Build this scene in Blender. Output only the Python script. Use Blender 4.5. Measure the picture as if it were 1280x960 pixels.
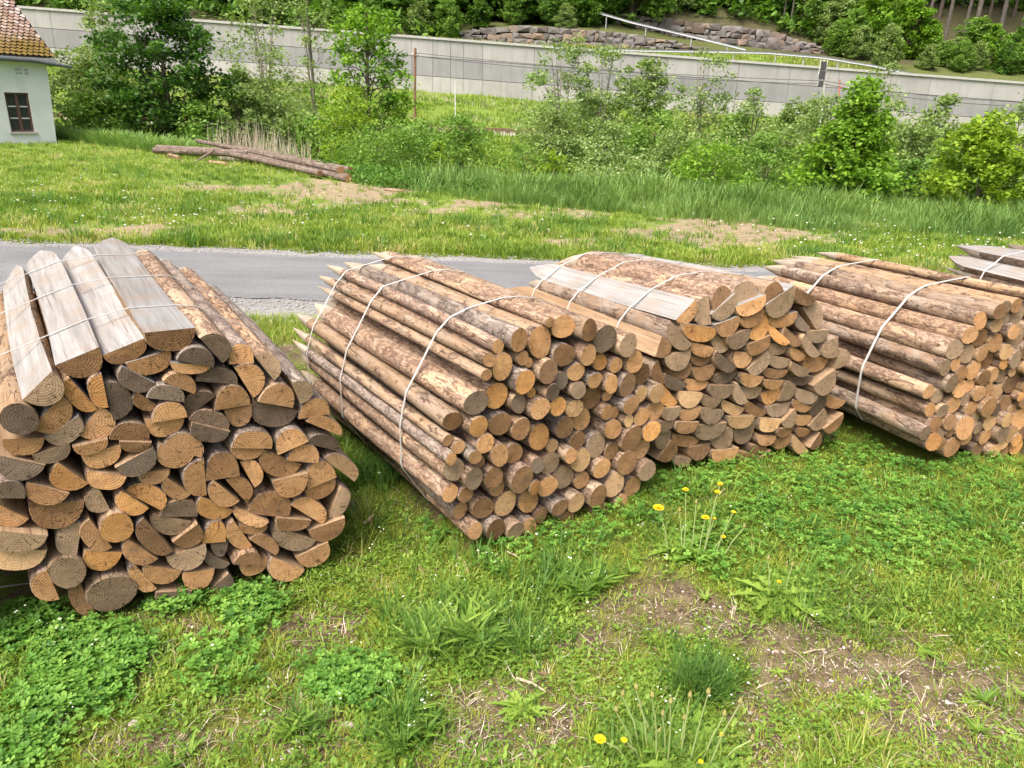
import bpy, bmesh, math, random
import numpy as np
from mathutils import Vector, Matrix
rad = math.radians
S = bpy.context.scene
COL = S.collection
random.seed(11); RNG = np.random.default_rng(7)
for o in list(bpy.data.objects): bpy.data.objects.remove(o)

# ------------------------------------------------------------------ camera
F = 928.0; PITCH = rad(20.5); ROLL = 0.035; EYE = 1.65
CAM = np.array([0, 0, EYE])
_f = np.array([0, math.cos(PITCH), -math.sin(PITCH)]); _r0 = np.array([1., 0, 0]); _u0 = np.array([0, math.sin(PITCH), math.cos(PITCH)])
_r = math.cos(ROLL)*_r0 + math.sin(ROLL)*_u0; _u = math.cos(ROLL)*_u0 - math.sin(ROLL)*_r0
cam = bpy.data.objects.new('camera', bpy.data.cameras.new('camera')); COL.objects.link(cam)
cam.data.sensor_width = 36; cam.data.lens = F/1280*36; cam.data.clip_start = .05; cam.data.clip_end = 2000
M = Matrix.Identity(4)
for i in range(3):
    M[i][0] = _r[i]; M[i][1] = _u[i]; M[i][2] = -_f[i]; M[i][3] = CAM[i]
cam.matrix_world = M
S.camera = cam
S.render.resolution_x = 1024; S.render.resolution_y = 768

# ------------------------------------------------------------------ sky, sun, exposure
SUN_EL, SUN_AZ = rad(58), rad(215)          # azimuth clockwise from +Y: high, behind the left shoulder
w = bpy.data.worlds.new('World'); S.world = w; w.use_nodes = True
nt = w.node_tree; nt.nodes.clear()
sky = nt.nodes.new('ShaderNodeTexSky'); sky.sky_type = 'NISHITA'; sky.sun_disc = False
sky.sun_elevation = SUN_EL; sky.sun_rotation = SUN_AZ; sky.dust_density = 8.0; sky.air_density = 0.55; sky.ozone_density = 0.3
bg = nt.nodes.new('ShaderNodeBackground'); bg.inputs['Strength'].default_value = 0.15
wo = nt.nodes.new('ShaderNodeOutputWorld')
nt.links.new(sky.outputs[0], bg.inputs[0]); nt.links.new(bg.outputs[0], wo.inputs[0])
sl = bpy.data.lights.new('sun', 'SUN'); sl.energy = 1.25; sl.angle = rad(28); sl.color = (1, .965, .91)
sun = bpy.data.objects.new('sun', sl); COL.objects.link(sun)
sd = Vector((math.sin(SUN_AZ)*math.cos(SUN_EL), math.cos(SUN_AZ)*math.cos(SUN_EL), math.sin(SUN_EL)))
sun.rotation_euler = sd.to_track_quat('Z', 'Y').to_euler()
S.view_settings.view_transform = 'Standard'; S.view_settings.look = 'None'
S.view_settings.gamma = 1; S.view_settings.exposure = 1.2; S.view_settings.use_curve_mapping = False

# ------------------------------------------------------------------ helpers: pixels of the survey photo -> places in the world
def ray(x, y): return _f + _r*(x-640)/F - _u*(y-480)/F
def gr(x, y, z=0.0):
    d = ray(x, y); return CAM + d*((z-EYE)/d[2])
def atY(x, y, Y):
    d = ray(x, y); return CAM + d*(Y/d[1])
def proj(P):
    q = np.asarray(P, float) - CAM; dep = q@_f
    dep = np.where(np.abs(dep) < 1e-3, 1e-3, dep)
    return 640 + F*(q@_r)/dep, 480 - F*(q@_u)/dep, dep
def plane_uv(x, y, P0, az):
    n = np.array([math.sin(az), math.cos(az), 0]); d = ray(x, y); t = ((P0-CAM)@n)/(d@n); p = CAM + d*t
    return (p-P0)@np.array([math.cos(az), -math.sin(az), 0]), p[2]

def tag(o, label=None, cat=None, group=None, kind=None):
    if label: o['label'] = label
    if cat: o['category'] = cat
    if group: o['group'] = group
    if kind: o['kind'] = kind
    return o
def empty(name, loc, rz=0):
    o = bpy.data.objects.new(name, None); COL.objects.link(o); o.location = loc; o.rotation_euler = (0, 0, rz)
    o.empty_display_size = .1
    return o
def mesh(name, V, Fc, mats, mi=None, parent=None, smooth=None, loc=None, attrs=None):
    me = bpy.data.meshes.new(name)
    if isinstance(V, np.ndarray) and isinstance(Fc, np.ndarray):
        nf, k = Fc.shape
        me.vertices.add(len(V)); me.vertices.foreach_set('co', V.astype(np.float32).ravel())
        me.loops.add(nf*k); me.loops.foreach_set('vertex_index', Fc.astype(np.int32).ravel())
        me.polygons.add(nf); me.polygons.foreach_set('loop_start', np.arange(nf, dtype=np.int32)*k)
        if mi is not None: me.polygons.foreach_set('material_index', np.asarray(mi, dtype=np.int32))
        me.polygons.foreach_set('use_smooth', np.full(nf, bool(smooth)))
        me.update(calc_edges=True)
    else:
        me.from_pydata([tuple(v) for v in V], [], Fc)
        if mi is not None: me.polygons.foreach_set('material_index', mi)
        if smooth is not None:
            me.polygons.foreach_set('use_smooth', [bool(s) for s in smooth] if hasattr(smooth, '__len__') else [bool(smooth)]*len(Fc))
        me.update()
    for m in (mats if isinstance(mats, (list, tuple)) else [mats]): me.materials.append(m)
    if attrs:
        for an, arr in attrs.items():
            a = me.attributes.new(an, 'FLOAT', 'POINT'); a.data.foreach_set('value', arr.astype(np.float32))
    o = bpy.data.objects.new(name, me); COL.objects.link(o)
    if parent: o.parent = parent
    if loc is not None: o.location = loc
    return o
def copy_tree(o, parent=None):
    c = o.copy(); COL.objects.link(c); c.parent = parent
    for ch in o.children: copy_tree(ch, c)
    return c

def _h(ix, iy, s):
    n = (ix.astype(np.int64)*374761393 + iy.astype(np.int64)*668265263 + s*974711) & 0x7fffffff
    n = ((n ^ (n >> 13))*1274126177) & 0x7fffffff
    return ((n ^ (n >> 16)) & 0xffff)/65535.0
def vnoise(x, y, sc, seed=0):
    x = np.asarray(x, float)/sc; y = np.asarray(y, float)/sc
    ix = np.floor(x); iy = np.floor(y); fx = x-ix; fy = y-iy
    fx = fx*fx*(3-2*fx); fy = fy*fy*(3-2*fy)
    a = _h(ix, iy, seed); b = _h(ix+1, iy, seed); c = _h(ix, iy+1, seed); d = _h(ix+1, iy+1, seed)
    return (a*(1-fx)+b*fx)*(1-fy) + (c*(1-fx)+d*fx)*fy
def fbm(x, y, sc, seed=0): return (vnoise(x, y, sc, seed)*.5 + vnoise(x, y, sc*.47, seed+1)*.3 + vnoise(x, y, sc*.21, seed+2)*.2)
def sst(a, b, x):
    t = np.clip((x-a)/(b-a), 0, 1); return t*t*(3-2*t)

# ------------------------------------------------------------------ materials
class NT:
    def __init__(s, name):
        s.m = bpy.data.materials.new(name); s.m.use_nodes = True; s.t = s.m.node_tree; s.t.nodes.clear()
        s.out = s.t.nodes.new('ShaderNodeOutputMaterial')
    def n(s, ty, inp=None, **kw):
        nd = s.t.nodes.new('ShaderNode'+ty)
        for k, v in kw.items(): setattr(nd, k, v)
        if inp:
            for k, v in inp.items():
                if isinstance(v, bpy.types.NodeSocket): s.t.links.new(v, nd.inputs[k])
                else: nd.inputs[k].default_value = v
        return nd
    def ramp(s, fac, stops, interp='LINEAR'):
        nd = s.t.nodes.new('ShaderNodeValToRGB'); nd.color_ramp.interpolation = interp
        e = nd.color_ramp.elements
        while len(e) < len(stops): e.new(.5)
        for i, (p, c) in enumerate(stops):
            e[i].position = p; e[i].color = (*c, 1) if len(c) == 3 else c
        s.t.links.new(fac, nd.inputs[0]); return nd.outputs[0]
    def math(s, op, a, b=0.0, c=None):
        nd = s.n('Math', {0: a, 1: b}, operation=op)
        if c is not None:
            if isinstance(c, bpy.types.NodeSocket): s.t.links.new(c, nd.inputs[2])
            else: nd.inputs[2].default_value = c
        return nd.outputs[0]
    def mix(s, fac, a, b, mode='MIX'):
        nd = s.t.nodes.new('ShaderNodeMix'); nd.data_type = 'RGBA'; nd.blend_type = mode
        for idx, v in ((0, fac), (6, a), (7, b)):
            if isinstance(v, bpy.types.NodeSocket): s.t.links.new(v, nd.inputs[idx])
            else: nd.inputs[idx].default_value = v if idx == 0 else ((*v, 1) if len(v) == 3 else v)
        return nd.outputs[2]
    def noise(s, vec, scale, detail=4, rough=.55, dist=0.0, out=0):
        return s.n('TexNoise', {'Vector': vec, 'Scale': scale, 'Detail': detail, 'Roughness': rough, 'Distortion': dist}).outputs[out]
    def bsdf(s, col, rough=.85, spec=.2, bump=None, bstr=.4, bdist=.01, normal=None):
        b = s.n('BsdfPrincipled', {'Roughness': rough, 'Specular IOR Level': spec})
        if isinstance(col, bpy.types.NodeSocket): s.t.links.new(col, b.inputs['Base Color'])
        else: b.inputs['Base Color'].default_value = (*col, 1)
        if bump is not None:
            bn = s.n('Bump', {'Height': bump, 'Strength': bstr, 'Distance': bdist})
            s.t.links.new(bn.outputs[0], b.inputs['Normal'])
        s.t.links.new(b.outputs[0], s.out.inputs[0]); return b
def objvec(T, scale=(1, 1, 1), rnd=True):
    tc = T.n('TexCoord').outputs['Object']
    if rnd:
        r = T.n('ObjectInfo').outputs['Random']
        off = T.n('CombineXYZ', {0: T.math('MULTIPLY', r, 37.0), 1: T.math('MULTIPLY', r, 91.0), 2: T.math('MULTIPLY', r, 53.0)}).outputs[0]
        tc2 = T.n('VectorMath', {0: tc, 1: off}, operation='ADD').outputs[0]
    else: tc2 = tc
    mp = T.n('Mapping', {'Vector': tc2, 'Scale': scale}).outputs[0]
    return tc, mp

def mat_end(name, base, dark, grey, amount_dark=.5, ringc=.35):
    T = NT(name)
    tc, mp = objvec(T)
    rnd = T.n('ObjectInfo').outputs['Random']
    sx = T.n('SeparateXYZ', {0: tc})
    wob = T.noise(mp, 14, 3, .5)
    wx = T.math('ADD', T.math('ADD', sx.outputs[0], T.math('MULTIPLY', T.math('SUBTRACT', T.math('FRACT', T.math('MULTIPLY', rnd, 3.71)), .5), .014)), T.math('MULTIPLY', T.math('SUBTRACT', wob, .5), .022))
    wz = T.math('ADD', sx.outputs[2], T.math('MULTIPLY', T.math('SUBTRACT', T.noise(mp, 11, 2, .5), .5), .02))
    r = T.math('SQRT', T.math('ADD', T.math('MULTIPLY', wx, wx), T.math('MULTIPLY', wz, wz)))
    ring = T.math('MULTIPLY', T.math('ADD', T.math('SINE', T.math('MULTIPLY', r, 760.0)), 1.0), .5)
    ring2 = T.math('MULTIPLY', T.math('ADD', T.math('SINE', T.math('MULTIPLY', r, 430.0)), 1.0), .5)
    ang = T.math('ARCTAN2', wz, wx)
    cv = T.n('CombineXYZ', {0: T.math('MULTIPLY', ang, 1.6), 1: T.math('MULTIPLY', r, 7.0), 2: T.math('MULTIPLY', rnd, 40.0)}).outputs[0]
    crk = T.noise(cv, 2.2, 1, .4)
    crack = T.ramp(crk, [(.0, (0, 0, 0)), (.485, (0, 0, 0)), (.5, (1, 1, 1)), (.515, (0, 0, 0)), (1, (0, 0, 0))])
    fine = T.noise(mp, 210, 2, .6)
    blot = T.noise(mp, 16, 3, .55)
    blot2 = T.noise(mp, 38, 4, .7)
    gv = T.n('CombineXYZ', {0: T.math('MULTIPLY', ang, 9.0), 1: T.math('MULTIPLY', r, 30.0), 2: T.math('MULTIPLY', rnd, 17.0)}).outputs[0]
    radial = T.noise(gv, 1.6, 2, .5)
    saw = T.noise(T.n('Mapping', {'Vector': mp, 'Scale': (.12, 1, 1)}).outputs[0], 120, 2, .6)
    c = T.mix(T.math('MULTIPLY', T.ramp(blot, [(.38, (0, 0, 0)), (.68, (1, 1, 1))]), .75), base, dark)
    c = T.mix(T.math('MULTIPLY', T.ramp(blot2, [(.5, (0, 0, 0)), (.68, (1, 1, 1))]), amount_dark), c, grey)
    c = T.mix(T.math('MULTIPLY', ring, ringc), c, tuple(v*.42 for v in dark))
    c = T.mix(T.math('MULTIPLY', ring2, ringc*.5), c, dark)
    c = T.mix(T.math('MULTIPLY', T.ramp(radial, [(.5, (0, 0, 0)), (.68, (1, 1, 1))]), .4), c, tuple(v*.6 for v in dark))
    c = T.mix(T.math('MULTIPLY', T.ramp(saw, [(.55, (0, 0, 0)), (.7, (1, 1, 1))]), .22), c, tuple(min(1, v*1.25) for v in base))
    edge_n = T.noise(mp, 30, 2, .5)
    c = T.mix(T.math('MULTIPLY', T.math('POWER', T.math('FRACT', T.math('MULTIPLY', rnd, 7.37)), 2.0), .35), c, grey)
    # per-post tone
    tone = T.math('ADD', T.math('MULTIPLY', rnd, .60), .68)
    c = T.mix(1.0, c, T.n('CombineColor', {0: tone, 1: tone, 2: tone}).outputs[0], 'MULTIPLY')
    c = T.mix(T.math('MULTIPLY', crack, .75), c, (.02, .014, .01))
    h = T.math('ADD', T.math('MULTIPLY', fine, .5), T.math('SUBTRACT', T.math('MULTIPLY', ring, .25), T.math('MULTIPLY', crack, 1.5)))
    T.bsdf(c, .9, .12, h, .6, .003); return T.m

def mat_bark(name, light, mid, dark, cover=.5, crackamt=.7, silver=.3):
    T = NT(name)
    tc, mp = objvec(T, (1, .28, 1)); _, mp2 = objvec(T, (1, .9, 1))
    _, mp3 = objvec(T, (1, .10, 1))
    rnd = T.n('ObjectInfo').outputs['Random']
    patch = T.math('ADD', T.noise(mp, 16, 5, .62, .6), T.math('MULTIPLY', T.math('SUBTRACT', rnd, .5), .20))
    p = T.ramp(patch, [(cover, (0, 0, 0)), (cover+.035, (1, 1, 1))])
    tonal = T.noise(mp3, 22, 4, .6)
    c = T.mix(T.ramp(tonal, [(.32, (0, 0, 0)), (.68, (1, 1, 1))]), light, mid)
    grain = T.noise(mp3, 95, 3, .6)
    c = T.mix(T.math('MULTIPLY', T.ramp(grain, [(.4, (1, 1, 1)), (.62, (0, 0, 0))]), .45), c, T.mix(.5, mid, dark))
    sil = T.noise(mp2, 9, 3, .5)
    c = T.mix(T.math('MULTIPLY', T.ramp(sil, [(.45, (0, 0, 0)), (.65, (1, 1, 1))]), silver), c, (.46, .41, .35))
    bk = T.noise(mp2, 75, 4, .7)
    barkc = T.mix(T.ramp(bk, [(.35, (0, 0, 0)), (.65, (1, 1, 1))]), dark, T.mix(.5, mid, (.34, .27, .23)))
    c = T.mix(T.math('MULTIPLY', p, crackamt), c, barkc)
    # edges of the remaining bark are dark, with transverse cracks
    edge = T.ramp(patch, [(cover-.012, (0, 0, 0)), (cover+.012, (1, 1, 1)), (cover+.04, (0, 0, 0))])
    c = T.mix(T.math('MULTIPLY', edge, .8), c, dark)
    vor = T.n('TexVoronoi', {'Vector': mp, 'Scale': 46.0, 'Randomness': 1.0}, feature='DISTANCE_TO_EDGE').outputs[0]
    ck = T.ramp(vor, [(0, (1, 1, 1)), (.06, (0, 0, 0))])
    msk = T.ramp(T.noise(mp2, 12, 2, .5), [(.45, (0, 0, 0)), (.6, (1, 1, 1))])
    ckm = T.math('MULTIPLY', ck, msk)
    c = T.mix(T.math('MULTIPLY', ckm, .38), c, (.07, .045, .03))
    fl = T.noise(T.n('Mapping', {'Vector': mp2, 'Scale': (1, .55, 1)}).outputs[0], 52, 5, .75)
    flk = T.ramp(T.math('ADD', fl, T.math('MULTIPLY', T.math('SUBTRACT', patch, .5), .5)), [(.545, (0, 0, 0)), (.585, (1, 1, 1))])
    c = T.mix(T.math('MULTIPLY', flk, .68), c, dark)
    vk = T.n('TexVoronoi', {'Vector': mp2, 'Scale': 9.0, 'Randomness': 1.0}, feature='F1').outputs[0]
    c = T.mix(T.ramp(vk, [(.05, (.85, .85, .85)), (.11, (0, 0, 0))]), c, (.09, .05, .03))
    tone = T.math('ADD', T.math('MULTIPLY', rnd, .50), .56)
    c = T.mix(1.0, c, T.n('CombineColor', {0: tone, 1: tone, 2: tone}).outputs[0], 'MULTIPLY')
    h = T.math('ADD', T.math('ADD', T.math('MULTIPLY', p, .8), T.math('MULTIPLY', bk, .5)), T.math('SUBTRACT', T.math('MULTIPLY', grain, .35), T.math('MULTIPLY', ckm, .9)))
    T.bsdf(c, .85, .2, h, .8, .005); return T.m

def mat_sawn(name, light, dark, g=.5):
    T = NT(name)
    tc, mp = objvec(T, (1, .05, 1)); _, mp2 = objvec(T)
    a = T.noise(mp, 45, 4, .6, .3); b = T.noise(mp2, 7, 4, .6)
    c = T.mix(T.ramp(a, [(.36, (0, 0, 0)), (.66, (1, 1, 1))]), light, dark)
    c = T.mix(T.math('MULTIPLY', T.ramp(b, [(.45, (0, 0, 0)), (.62, (1, 1, 1))]), g), c, T.mix(.5, dark, (.30, .20, .11)))
    _, mp4 = objvec(T, (1, .12, 1))
    fig = T.n('TexWave', {'Vector': mp4, 'Scale': 12.0, 'Distortion': 7.0, 'Detail': 2.0, 'Detail Scale': .8}, wave_type='RINGS').outputs['Fac']
    c = T.mix(T.math('MULTIPLY', T.ramp(fig, [(.0, (1, 1, 1)), (.25, (0, 0, 0))]), .22), c, dark)
    st = T.noise(T.n('Mapping', {'Vector': mp2, 'Scale': (1, .02, 1)}).outputs[0], 150, 1, .5)
    ck = T.ramp(st, [(.66, (0, 0, 0)), (.69, (1, 1, 1))])
    c = T.mix(T.math('MULTIPLY', ck, .55), c, (.10, .08, .06))
    rnd = T.n('ObjectInfo').outputs['Random']
    tone = T.math('ADD', T.math('MULTIPLY', rnd, .25), .85)
    c = T.mix(1.0, c, T.n('CombineColor', {0: tone, 1: tone, 2: tone}).outputs[0], 'MULTIPLY')
    T.bsdf(c, .85, .15, a, .3, .004); return T.m

E_TAN = mat_end('end_grain_tan', (.66, .385, .18), (.45, .235, .095), (.24, .16, .10), .45)
E_OR = mat_end('end_grain_orange', (.70, .385, .145), (.50, .235, .075), (.30, .17, .08), .35)
E_LT = mat_end('end_grain_pale', (.70, .46, .235), (.52, .30, .13), (.34, .25, .17), .3)
E_BR = mat_end('end_grain_brown', (.36, .205, .095), (.20, .11, .05), (.15, .115, .085), .5)
E_GR = mat_end('end_grain_grey', (.39, .28, .175), (.26, .175, .10), (.14, .115, .09), .5, .3)
E_DK = mat_end('end_grain_dark', (.19, .135, .09), (.10, .07, .046), (.21, .18, .145), .5, .25)
ENDS = dict(t=E_TAN, o=E_OR, l=E_LT, b=E_BR, g=E_GR, d=E_DK)
B_PEEL = mat_bark('peeled_bark_tan', (.52, .39, .265), (.37, .245, .145), (.11, .065, .045), .52, .62, .3)
B_PINK = mat_bark('flaky_bark_grey', (.49, .38, .28), (.34, .23, .15), (.10, .065, .05), .49, .65, .5)
B_WARM = mat_bark('warm_peeled_bark', (.57, .41, .255), (.42, .265, .14), (.11, .065, .045), .52, .65, .25)
B_SILV = mat_bark('silvery_bark', (.40, .35, .29), (.27, .21, .165), (.085, .06, .05), .45, .6, .65)
BARKS = [B_PEEL, B_PEEL, B_PINK, B_WARM, B_WARM, B_PINK]
SAWN = mat_sawn('weathered_sawn_face', (.29, .292, .285), (.19, .185, .175))
SAWN_W = mat_sawn('fresh_sawn_face', (.40, .29, .18), (.26, .17, .10))
CUT = mat_sawn('hewn_point_face', (.40, .35, .28), (.27, .225, .17), .3)
def flat_mat(name, col, rough=.6, spec=.3, nz=0.0, scale=20):
    T = NT(name)
    if nz:
        a = T.noise(T.n('TexCoord').outputs['Object'], scale, 5, .6)
        c = T.mix(T.ramp(a, [(.3, (0, 0, 0)), (.7, (1, 1, 1))]), tuple(v*(1-nz) for v in col), tuple(min(1, v*(1+nz)) for v in col))
        T.bsdf(c, rough, spec, a, .3, .01)
    else: T.bsdf(col, rough, spec)
    return T.m
STRAP = flat_mat('white_plastic_strap', (.45, .45, .43), .4, .4, .12, 30)

# vegetation: colour by a per-leaf random value, thin leaves let light through
def mat_leaf(name, stops, trans=.35, rough=.55, spec=.25):
    T = NT(name)
    a = T.n('Attribute', attribute_name='rnd').outputs['Fac']
    c = T.ramp(a, stops)
    hs = T.n('HueSaturation', {'Saturation': 1.0, 'Value': 1.0, 'Color': c}).outputs[0]
    d = T.n('BsdfPrincipled', {'Base Color': hs, 'Roughness': rough, 'Specular IOR Level': spec})
    tr = T.n('BsdfTranslucent', {'Color': T.mix(1.0, hs, (1.25, 1.3, .6), 'MULTIPLY')})
    mx = T.n('MixShader', {0: trans, 1: d.outputs[0], 2: tr.outputs[0]})
    T.t.links.new(mx.outputs[0], T.out.inputs[0]); return T.m
def g3(a, b, c): return [(0, a), (.5, b), (1, c)]
L_GRASS = mat_leaf('grass_blade', [(0, (.075, .14, .022)), (.45, (.17, .27, .035)), (.8, (.27, .36, .055)), (.93, (.36, .36, .10)), (1, (.45, .38, .19))])
L_LUSH = mat_leaf('lush_grass', g3((.05, .125, .025), (.095, .21, .035), (.17, .30, .055)))
L_FINE = mat_leaf('fine_moss_grass', g3((.15, .20, .025), (.28, .36, .04), (.42, .42, .09)))
L_CLOV = mat_leaf('clover_leaf', g3((.05, .14, .022), (.12, .275, .038), (.23, .41, .07)))
L_PLAN = mat_leaf('plantain_leaf', g3((.075, .16, .025), (.15, .27, .035), (.25, .37, .06)))
L_MEAD = mat_leaf('meadow_grass', [(0, (.09, .17, .025)), (.4, (.18, .28, .035)), (.75, (.29, .37, .06)), (.9, (.38, .38, .12)), (1, (.46, .40, .22))])
L_BLUE = mat_leaf('tall_bluish_grass', g3((.08, .17, .04), (.17, .29, .07), (.30, .42, .14)))
L_IVY = mat_leaf('dark_bramble', g3((.03, .08, .012), (.07, .17, .02), (.14, .27, .04)))
L_DRY = mat_leaf('dry_stalk', g3((.35, .29, .20), (.5, .44, .34), (.62, .57, .46)), .1)

def mat_ground():
    T = NT('soil_moss_and_thin_grass')
    tc = T.n('TexCoord').outputs['Object']
    cov = T.n('Attribute', attribute_name='cover').outputs['Fac']
    far = T.n('Attribute', attribute_name='far').outputs['Fac']
    n1 = T.noise(tc, 9, 6, .65); n2 = T.noise(tc, 55, 5, .7); n3 = T.noise(tc, 2.2, 4, .6)
    soil = T.mix(T.ramp(n2, [(.35, (0, 0, 0)), (.65, (1, 1, 1))]), (.05, .037, .023), (.16, .12, .078))
    soil = T.mix(T.ramp(n1, [(.45, (0, 0, 0)), (.7, (1, 1, 1))]), soil, (.20, .165, .09))
    v = T.n('TexVoronoi', {'Vector': tc, 'Scale': 120.0}, feature='F1')
    chips = T.ramp(v.outputs[0], [(.18, (1, 1, 1)), (.3, (0, 0, 0))])
    sel = T.ramp(T.n('SeparateColor', {0: v.outputs[1]}).outputs[0], [(.72, (0, 0, 0)), (.74, (1, 1, 1))])
    soil = T.mix(T.math('MULTIPLY', T.math('MULTIPLY', chips, sel), .8), soil, (.50, .44, .38))
    moss = T.mix(T.ramp(n2, [(.3, (0, 0, 0)), (.7, (1, 1, 1))]), (.05, .075, .012), (.15, .18, .025))
    moss = T.mix(T.ramp(n3, [(.6, (0, 0, 0)), (.75, (1, 1, 1))]), moss, (.21, .17, .03))
    k = T.math('ADD', cov, T.math('MULTIPLY', T.math('SUBTRACT', n1, .5), .9))
    near = T.mix(T.ramp(k, [(.18, (0, 0, 0)), (.62, (1, 1, 1))]), soil, moss)
    n4 = T.noise(tc, .9, 5, .65); n5 = T.noise(tc, 7, 3, .7)
    farsoil = T.mix(T.ramp(n5, [(.35, (0, 0, 0)), (.65, (1, 1, 1))]), (.31, .245, .17), (.20, .17, .09))
    fargrass = T.mix(T.ramp(n4, [(.3, (0, 0, 0)), (.7, (1, 1, 1))]), (.10, .16, .025), (.17, .24, .045))
    farc = T.mix(T.ramp(T.math('ADD', cov, T.math('MULTIPLY', T.math('SUBTRACT', n5, .5), .7)), [(.3, (0, 0, 0)), (.5, (1, 1, 1))]), farsoil, fargrass)
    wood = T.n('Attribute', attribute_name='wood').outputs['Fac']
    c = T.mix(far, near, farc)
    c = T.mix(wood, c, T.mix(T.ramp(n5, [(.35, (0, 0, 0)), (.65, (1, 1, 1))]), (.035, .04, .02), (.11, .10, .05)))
    T.bsdf(c, .95, .1, T.math('ADD', n2, T.math('MULTIPLY', chips, .3)), .7, .012); return T.m
GROUND = mat_ground()
def mat_gravel(name, a, b, scale):
    T = NT(name); tc = T.n('TexCoord').outputs['Object']
    v = T.n('TexVoronoi', {'Vector': tc, 'Scale': scale}, feature='F1')
    n = T.noise(tc, 1.2, 5, .6); n2 = T.noise(T.n('Mapping', {'Vector': tc, 'Scale': (.12, 1.5, 1)}).outputs[0], 2.5, 4, .6)
    c = T.mix(T.n('SeparateColor', {0: v.outputs[1]}).outputs[0], a, b)
    c = T.mix(T.math('MULTIPLY', T.ramp(n, [(.4, (0, 0, 0)), (.65, (1, 1, 1))]), .35), c, tuple(x*.7 for x in a))
    c = T.mix(T.math('MULTIPLY', T.ramp(n2, [(.45, (0, 0, 0)), (.62, (1, 1, 1))]), .3), c, tuple(min(.6, x*1.25) for x in b))
    T.bsdf(c, .9, .15, v.outputs[0], .5, .006); return T.m
ASPH = mat_gravel('worn_grey_asphalt', (.13, .137, .14), (.185, .192, .195), 90)
GRAV = mat_gravel('pale_gravel', (.155, .155, .15), (.26, .26, .25), 60)
def mat_stone(name, cols, scale=6):
    T = NT(name); tc, mp = objvec(T)
    a = T.n('Attribute', attribute_name='rnd').outputs['Fac']
    r = T.n('ObjectInfo').outputs['Random']
    n = T.noise(mp, scale, 5, .65)
    c = T.ramp(T.math('FRACT', T.math('ADD', a, r)), cols)
    c = T.mix(T.math('MULTIPLY', T.ramp(n, [(.35, (1, 1, 1)), (.65, (0, 0, 0))]), .5), c, (.10, .09, .08))
    T.bsdf(c, .85, .2, n, .5, .02); return T.m
PEB = mat_stone('pebble_stone', [(0, (.55, .50, .45)), (.4, (.36, .32, .28)), (.6, (.48, .30, .23)), (.8, (.60, .57, .53)), (1, (.25, .21, .18))], 60)
BLOCK = mat_stone('rough_quarry_block', [(0, (.14, .13, .13)), (.3, (.21, .20, .19)), (.5, (.10, .09, .09)), (.7, (.23, .17, .125)), (.85, (.19, .18, .18)), (1, (.12, .095, .075))], 1.6)
# ------------------------------------------------------------------ terrain
ROAD0, ROAD1, SH0, SH1 = 6.35, 8.30, 5.72, 8.60
def edgeY(x): return np.interp(x, [-60, -30, -14.6, -4.7, -.6, 2.1, 4.4, 10, 30, 60], [50, 36, 24.9, 16.7, 14.2, 12.9, 12.1, 11.0, 9.4, 9.0])                 # where the meadow ends
def wall_base(x): return 2.31 - .0375*x
def wall_top(x): return 6.90 - .0370*x
WALLY = 75.0
def macro(x, y):
    x = np.asarray(x, float); y = np.asarray(y, float)
    e = edgeY(x)
    z = np.zeros_like(x+y)
    wd = y-e
    z = z - .9*sst(1.5, 6.5, wd)
    z = z + .75*sst(e+8, 50, y)
    b = wall_base(x)
    z = np.where(y > 54, -.15 + (b+.15)*np.clip((y-54)/(WALLY-.6-54), 0, 1)**.9, z)
    t = wall_top(x)
    up = t-.25
    left = sst(-6, -14, x)                                  # left of the stone walls the wood starts at once
    lo = np.clip((y-75.3)/6.4, 0, 1); up3 = up*(1-lo)+np.interp(x, *SW[1])*lo
    k = sst(82.3, 83.0, y); up3 = up3*(1-k)+np.interp(x, *SW[0])*k
    k = np.clip((y-83.2)/5.4, 0, 1); up3 = up3*(1-k)+np.interp(x, *SW[3])*k
    k = sst(89.4, 90.2, y); up3 = up3*(1-k)+np.interp(x, *SW[2])*k + np.clip(y-90.2, 0, 90)*.62
    upl = up + np.clip(y-77.5, 0, 100)*.62
    z = np.where(y > WALLY+.3, up3*(1-left)+upl*left, z)
    return z
def prof(pts, Y): q = sorted([(atY(a, b, Y)[0], atY(a, b, Y)[2]) for a, b in pts]); return [p[0] for p in q], [p[1] for p in q]
SW = [prof([(540, 41), (640, 31), (760, 38), (820, 48), (890, 62), (1000, 70), (1100, 78), (1250, 86)], 82), prof([(540, 53), (640, 57), (760, 61), (890, 66), (1000, 72), (1100, 80), (1250, 88)], 82),
      prof([(540, 16), (770, 16), (850, 25), (950, 36), (1000, 50), (1036, 62), (1150, 60), (1280, 66)], 89), prof([(540, 26), (770, 31), (850, 48), (950, 61), (1000, 67), (1036, 70), (1150, 74), (1280, 80)], 89)]
DIPS = [(gr(430, 715)[0], gr(430, 715)[1], .42, .09), (gr(1055, 560)[0], gr(1055, 560)[1], .45, .08), (gr(1290, 560)[0], gr(1290, 560)[1], .5, .06)]
# footprints of the bundles are filled in later: (P0, az, u0, u1, L)
def gz(x, y):
    x = np.asarray(x, float); y = np.asarray(y, float)
    z = macro(x, y)
    near = 1 - sst(10, 16, y)
    rough = near*(.035*(fbm(x, y, .55, 3)-.5) + .014*(fbm(x, y, .12, 9)-.5)) + (1-near)*.10*(fbm(x, y, 1.8, 5)-.5)
    far = sst(30, 60, y)
    rough = rough + far*.5*(fbm(x, y, 6., 15)-.5)
    for (cx, cy, r_, dp) in DIPS: rough = rough - dp*np.exp(-((x-cx)**2+(y-cy)**2)/r_**2)
    road = sst(SH0-.25, SH0+.05, y)*(1-sst(SH1-.05, SH1+.3, y))
    return z + rough*(1-road) - .012*road

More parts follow.
